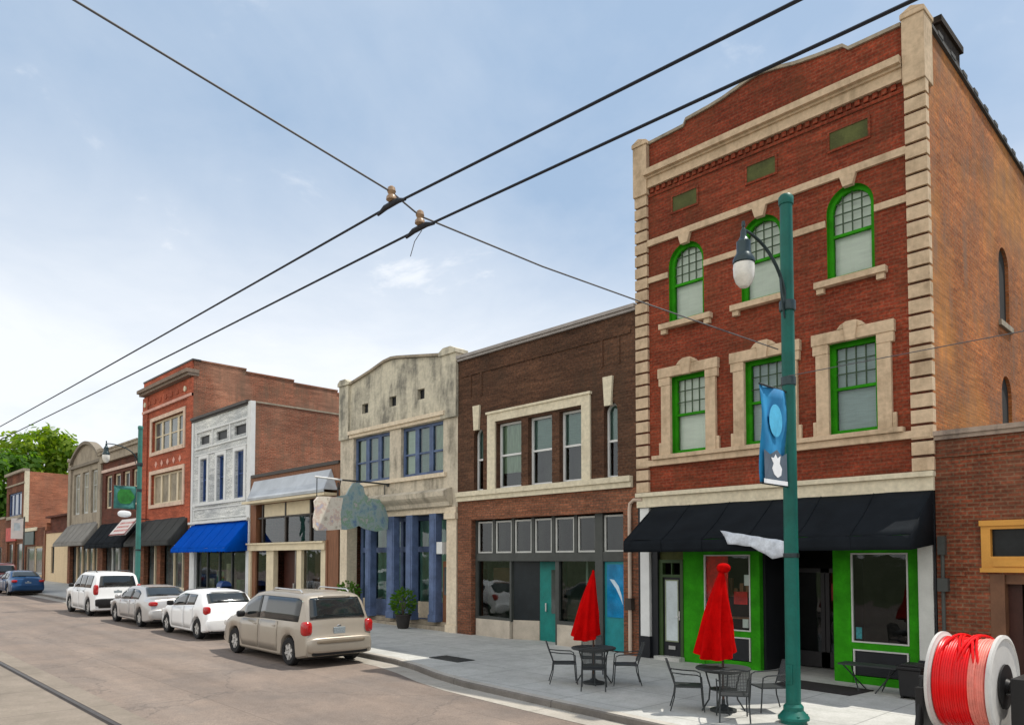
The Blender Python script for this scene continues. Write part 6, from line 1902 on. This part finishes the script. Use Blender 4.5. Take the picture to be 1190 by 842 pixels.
def parasol(x, y, label, z0, z1, rmax, skew, cap):
    t = thing('parasol', (x, y, gz(x)), label, 'parasol', 'closed red parasols')
    q = MB(); q.tube([(0, 0, .06), (0, 0, z1 + .02)], .02, 8); q.build('pole', plain('brown_pole', (0.10, 0.05, 0.035), .5) if 'brown_pole' not in MATS else MATS['brown_pole'], t)
    q = MB(); q.lathe([(.22, 0), (.22, .04), (.10, .07), (.03, .12), (.03, .2)], n=18); q.build('base', iron, t)
    q = MB(); n = 40; b0 = len(q.v)
    H = z1 - z0
    rows = []
    rt = Vector((.6934, .7206))
    for j in range(15):
        s = j / 14
        r_ = .02 + rmax * (s ** .8) * (1 - .05 * s)
        row = []
        for k in range(n + 1):
            a = 2 * math.pi * k / n
            fold = 1 + (.19 * math.cos(8 * a + 1 + .5 * math.sin(s * 5)) + .09 * math.cos(5 * a + s * 2) + .04 * math.sin(13 * a + s * 9)) * min(1, s * 1.6)
            low = 0
            if s > .85: low = .10 * math.sin(a * 1 - .6) * (s - .85) / .15
            row.append((r_ * fold * math.cos(a) + skew[0] * s, r_ * fold * math.sin(a) + skew[1] * s, z1 - H * s + low))
        rows.append(row)
    q.grid(rows)
    q.build('canopy', red_cloth, t, smooth=True, angle=80)
    if cap:
        q = MB(); q.blob((.02, .02, z1 + .01), (.115, .115, .085), .9, 16); q.build('crown', red_cloth, t, smooth=True)
    else:
        q = MB(); q.lathe([(.03, z1 - .02), (.025, z1 + .03), (0, z1 + .05)], n=10); q.build('finial', red_cloth, t, smooth=True)
    return t
parasol(-10.02, 11.95, 'closed red parasol in front of the teal door, the shorter one', .98, 2.26, .25, (-.12, -.13), False)
parasol(-6.82, 11.52, 'closed red parasol with a bulging crown in front of the green shopfront', .98, 2.40, .30, (-.10, -.11), True)

# low folding stand / small table under the right green window
t = thing('folding_table', (-5.85, 15.3, gz(-5.85)), 'low black folding table under the right green shop window', 'table')
q = MB(); q.box(-.55, .55, -.2, .2, .50, .53); q.build('tabletop', iron, t)
for s in (-1, 1):
    q = MB(); q.tube([(s * .45, -.18, .50), (s * .15, .18, .012)], .014, 6); q.build('leg', iron, t)
    q = MB(); q.tube([(s * .45, .18, .50), (s * .15, -.18, .012)], .014, 6); q.build('leg', iron, t)
# door mat
t = MB(); t.prism([(-7.55, 14.6), (-5.95, 14.55), (-5.85, 15.45), (-7.45, 15.5)], 0.0, .018, plane='xy')
tag(t.build('door_mat', mat_rubber, None, (-6.7, 15, gz(-6.7) + .003)), 'dark rubber mat on the pavement before the shop entrance', 'mat')
o = COL.objects['door_mat']; 
for v in o.data.vertices:
    w_ = v.co + Vector((-6.7, 15, gz(-6.7) + .003))
    v.co.z = (w_.z - (gz(-6.7) + .003)) + (gz(w_.x) - gz(-6.7)) + (gz(-6.7) + .003)
# litter bin
t = thing('litter_bin', (-5.05, 15.2, gz(-5.05)), 'black square litter bin by the right white pilaster', 'bin')
q = MB(); q.prism([(-.17, .05), (.17, .05), (.20, .54), (-.20, .54)], -.2, .2); q.build('body', trim_black, t, bevel=.02)
q = MB(); q.box(-.22, .22, -.23, .23, .54, .60); q.prism([(-.2, .60), (.2, .60), (.12, .65), (-.12, .65)], -.2, .2); q.build('lid', trim_black, t, bevel=.015)
for a in (-.15, .15):
    q = MB(); q.box(a - .02, a + .02, -.15, .15, 0, .055); q.build('foot', trim_black, t)
# drain cover
q = MB(); q.box(-.55, .55, -.28, .28, .001, .012)
for k in range(9):
    q.box(-.5 + k * .118, -.45 + k * .118, -.23, .23, .012, .017, 1)
t = q.build('drain_cover', [plain('dark_iron_cover', (0.05, 0.052, 0.05), .7, .3), iron], None, (0, 0, 0)); t.location = (-14.65, 12.02, gz(-14.65) + .004); t.rotation_euler = (0, math.atan(SLOPE), 0)
tag(t, 'dark iron drain cover set in the pavement near the kerb', 'drain cover')

# potted shrubs
def potted(loc, label, h, rleaf, nl):
    t = thing('potted_plant', loc, label, 'plant', 'potted plants before the blue shopfront')
    q = MB(); q.lathe([(.17, 0), (.20, .05), (.26, .42), (.29, .44), (.29, .50), (.25, .50), (.24, .46), (0, .45)], n=20); q.build('pot', pot_mat, t, smooth=True)
    q = MB()
    for k in range(5):
        a = k * 1.3
        q.tube([(0, 0, .4), (.08 * math.cos(a), .08 * math.sin(a), .4 + h * .5), (.16 * math.cos(a), .16 * math.sin(a), .4 + h * .85)], [.015, .011, .006], 5)
    q.build('stem', bark, t)
    q = MB()
    rng = random.Random(int(loc[0] * 10))
    for k in range(nl):
        while True:
            p = Vector((rng.uniform(-1, 1), rng.uniform(-1, 1), rng.uniform(-1, 1)))
            if .35 < p.length < 1: break
        c = Vector((p.x * rleaf, p.y * rleaf, .5 + h * .5 + p.z * h * .55))
        d = Vector((p.x, p.y, p.z * .5 + .4)).normalized(); s = d.cross(Vector((rng.uniform(-1, 1), rng.uniform(-1, 1), rng.uniform(-1, 1)))).normalized()
        l = rng.uniform(.10, .2); w_ = l * .28
        q.face([c, c + d * l * .5 + s * w_, c + d * l + Vector((0, 0, -.03)), c + d * l * .5 - s * w_])
    q.build('foliage', leaf_mid, t)
    return t
potted((-21.6, 15.55, gz(-21.6)), 'leafy plant in a dark pot on the pavement by the middle blue posts', .85, .38, 340)
potted((-25.1, 15.5, gz(-25.1)), 'leafy plant in a dark pot at the left end of the blue shopfront', .95, .42, 340)

# blue street bin in front of the white building
t = thing('letter_box', (-35.6, 15.2, gz(-35.6)), 'small blue street box standing before the white building', 'mailbox')
q = MB(); q.box(-.28, .28, -.25, .25, .15, .95); q.lathe([(.25, -.28), (.25, .28)], (0, 0, .95), 20, 'x'); q.build('body', plain('box_blue', (0.02, 0.06, 0.2), .4), t)
q = MB(); q.box(-.16, .16, -.27, -.251, .62, .92); q.build('notice', white_paint, t)
for a in (-.22, .22):
    q = MB(); q.box(a - .03, a + .03, -.2, .2, 0, .15); q.build('leg', trim_black, t)

# ------------------------------------------------------------------ cable reel at right
t = thing('cable_reel', (-2.875, 10.75, gz(-2.875)), 'large reel of bright red conduit with white flanges at the right edge', 'cable reel')
t.rotation_euler = (0, 0, R(-2))
RC = 1.06; RF = .62
for s in (-1, 1):
    q = MB()
    xa = s * .295
    q.lathe([(.10, xa), (RF - .05, xa), (RF - .03, xa + s * .015), (RF, xa + s * .02), (RF, xa + s * .055), (RF - .04, xa + s * .07), (RF - .06, xa + s * .05), (.24, xa + s * .045), (.24, xa + s * .05), (.12, xa + s * .05), (.10, xa + s * .04)], (0, 0, RC), 56, 'x')
    fl = q.build('flange', flange_mat, t, smooth=True)
    q = MB(); q.lathe([(0, xa + s * .052), (.27, xa + s * .054), (.27, xa + s * .075), (.10, xa + s * .08), (.08, xa + s * .12), (0, xa + s * .125)], (0, 0, RC), 28, 'x'); q.build('hub', trim_black, fl, smooth=True)
def winding(xa, xb, rr, cr, name, mat, wob):
    q = MB(); pts = []
    turns = int((xb - xa) / (2 * cr * .93))
    n = 40
    for k in range(turns * n + 1):
        a = 2 * math.pi * k / n
        x = xa + cr + (xb - xa - 2 * cr) * k / (turns * n)
        r_ = rr + wob * math.sin(a * 1.31 + 1) * math.sin(k * .013)
        pts.append((x, r_ * math.cos(a), RC + r_ * math.sin(a)))
    q.tube(pts, cr, 7); return q.build(name, mat, t, smooth=True)
q = MB(); q.lathe([(.550, -.29), (.556, -.1), (.550, .1), (.545, .29)], (0, 0, RC), 40, 'x'); q.build('drum', cable_red, t, smooth=True)
winding(-.295, .11, .553, .015, 'red_conduit', cable_red, .006)
winding(.09, .295, .548, .015, 'pink_conduit', cable_pink, .008)
q = MB()
for (xa, xb, a0, a1, rr) in ((-.27, .02, 20, 150, .582), (-.23, .06, 24, 150, .583), (-.12, .18, 30, 155, .584), (-.08, .21, 22, 150, .586), (.02, -.24, 30, 140, .598), (.24, .0, 25, 150, .597), (.2, -.04, 28, 150, .598)):
    pts = []
    for k in range(25):
        a = R(a0 + (a1 - a0) * k / 24); s = k / 24
        lift = -.055 * (abs(2 * s - 1) ** 4)
        pts.append((xa + (xb - xa) * s, (rr + lift) * math.cos(a), RC + (rr + lift) * math.sin(a)))
    q.tube(pts, .016, 7)
q.build('loose_loops', cable_red, t, smooth=True)
q = MB(); q.tube([(-.62, 0, RC), (.62, 0, RC)], .035, 10); q.build('axle', trim_black, t)
for s in (-1, 1):
    q = MB()
    xs_ = s * .56
    q.tube([(xs_, -.42, .03), (xs_, -.05, RC)], .04, 8); q.tube([(xs_, .42, .03), (xs_, .05, RC)], .04, 8); q.tube([(xs_, -.5, .04), (xs_, .5, .04)], .045, 8); q.tube([(xs_, -.3, .36), (xs_, .3, .36)], .025, 6)
    if s > 0:
        q.box(xs_ - .08, xs_ + .12, -.28, .28, .35, RC + .14)
    else:
        q.box(xs_ - .05, xs_ + .05, -.2, .2, .25, RC - .1)
    q.build('stand', trim_black, t, bevel=.008)
q = MB(); q.tube([(-.56, -.45, .04), (.56, -.45, .04)], .03, 6); q.tube([(-.56, .45, .04), (.56, .45, .04)], .03, 6); q.build('stand_bar', trim_black, t)

# ------------------------------------------------------------------ trees beyond the far roofs
def tree(loc, label, h, rad, nclump, leafs, mat, seed, ls=.42):
    rng = random.Random(seed)
    t = thing('tree', loc, label, 'tree', 'trees beyond the far buildings')
    q = MB()
    q.tube([(0, 0, -.5), (.1, .05, h * .25), (.0, .1, h * .5), (.1, 0, h * .8)], [h * .028, h * .022, h * .016, h * .006], 10)
    cl = []
    for k in range(nclump):
        a = rng.uniform(0, 2 * math.pi); f = rng.random()
        zz = h * (.34 + .60 * f)
        wmax = rad * math.sqrt(max(.05, 1 - ((f - .38) / .66) ** 2))
        rr_ = wmax * math.sqrt(rng.random()) * .95
        cl.append(Vector((rr_ * math.cos(a), rr_ * math.sin(a), zz)))
    for c in cl[::3]:
        q.tube([(0.05, .05, c.z * .62), tuple(c * .55 + Vector((0, 0, c.z * .3))), tuple(c)], [h * .009, h * .006, h * .003], 5)
    q.build('trunk', bark, t, smooth=True)
    q = MB()
    for c in cl:
        cr_ = rad * rng.uniform(.16, .34)
        for i in range(leafs):
            p = Vector((rng.gauss(0, 1), rng.gauss(0, 1), rng.gauss(0, .75))).normalized() * cr_ * rng.uniform(.45, 1.08) ** .6
            n_ = (p.normalized() + Vector((rng.uniform(-.7, .7), rng.uniform(-.7, .7), rng.uniform(-.2, .8)))).normalized()
            a = n_.cross(Vector((rng.uniform(-1, 1), rng.uniform(-1, 1), rng.uniform(-1, 1))))
            if a.length < .1: continue
            a.normalize(); b2 = n_.cross(a)
            s1 = ls * rng.uniform(.6, 1.3); s2 = s1 * rng.uniform(.5, .8)
            o_ = c + p
            q.face([o_ - a * s1, o_ - b2 * s2 * .8, o_ + a * s1, o_ + b2 * s2])
    q.build('crown', mat, t)
    return t
TR = [(-104, 31.5, 14.6, 6.2, 1, leaf_bright, 'broad bright green tree right behind the far orange brick building'),
      (-118, 25.0, 19.5, 7.0, 2, leaf_bright, 'tallest bright green tree rising at the far left above the roofs'),
      (-96, 38.5, 13.5, 5.2, 3, leaf_mid, 'rounded green tree showing next to the arched gable'),
      (-112, 20.0, 15.0, 6.0, 4, leaf_mid, 'darker green tree at the left frame edge beyond the cream building')]
for x, y, h, rad, sd_, m_, lb_ in TR:
    tree((x, y, gz(x) - .3), lb_, h, rad, 46, 120, m_, sd_)
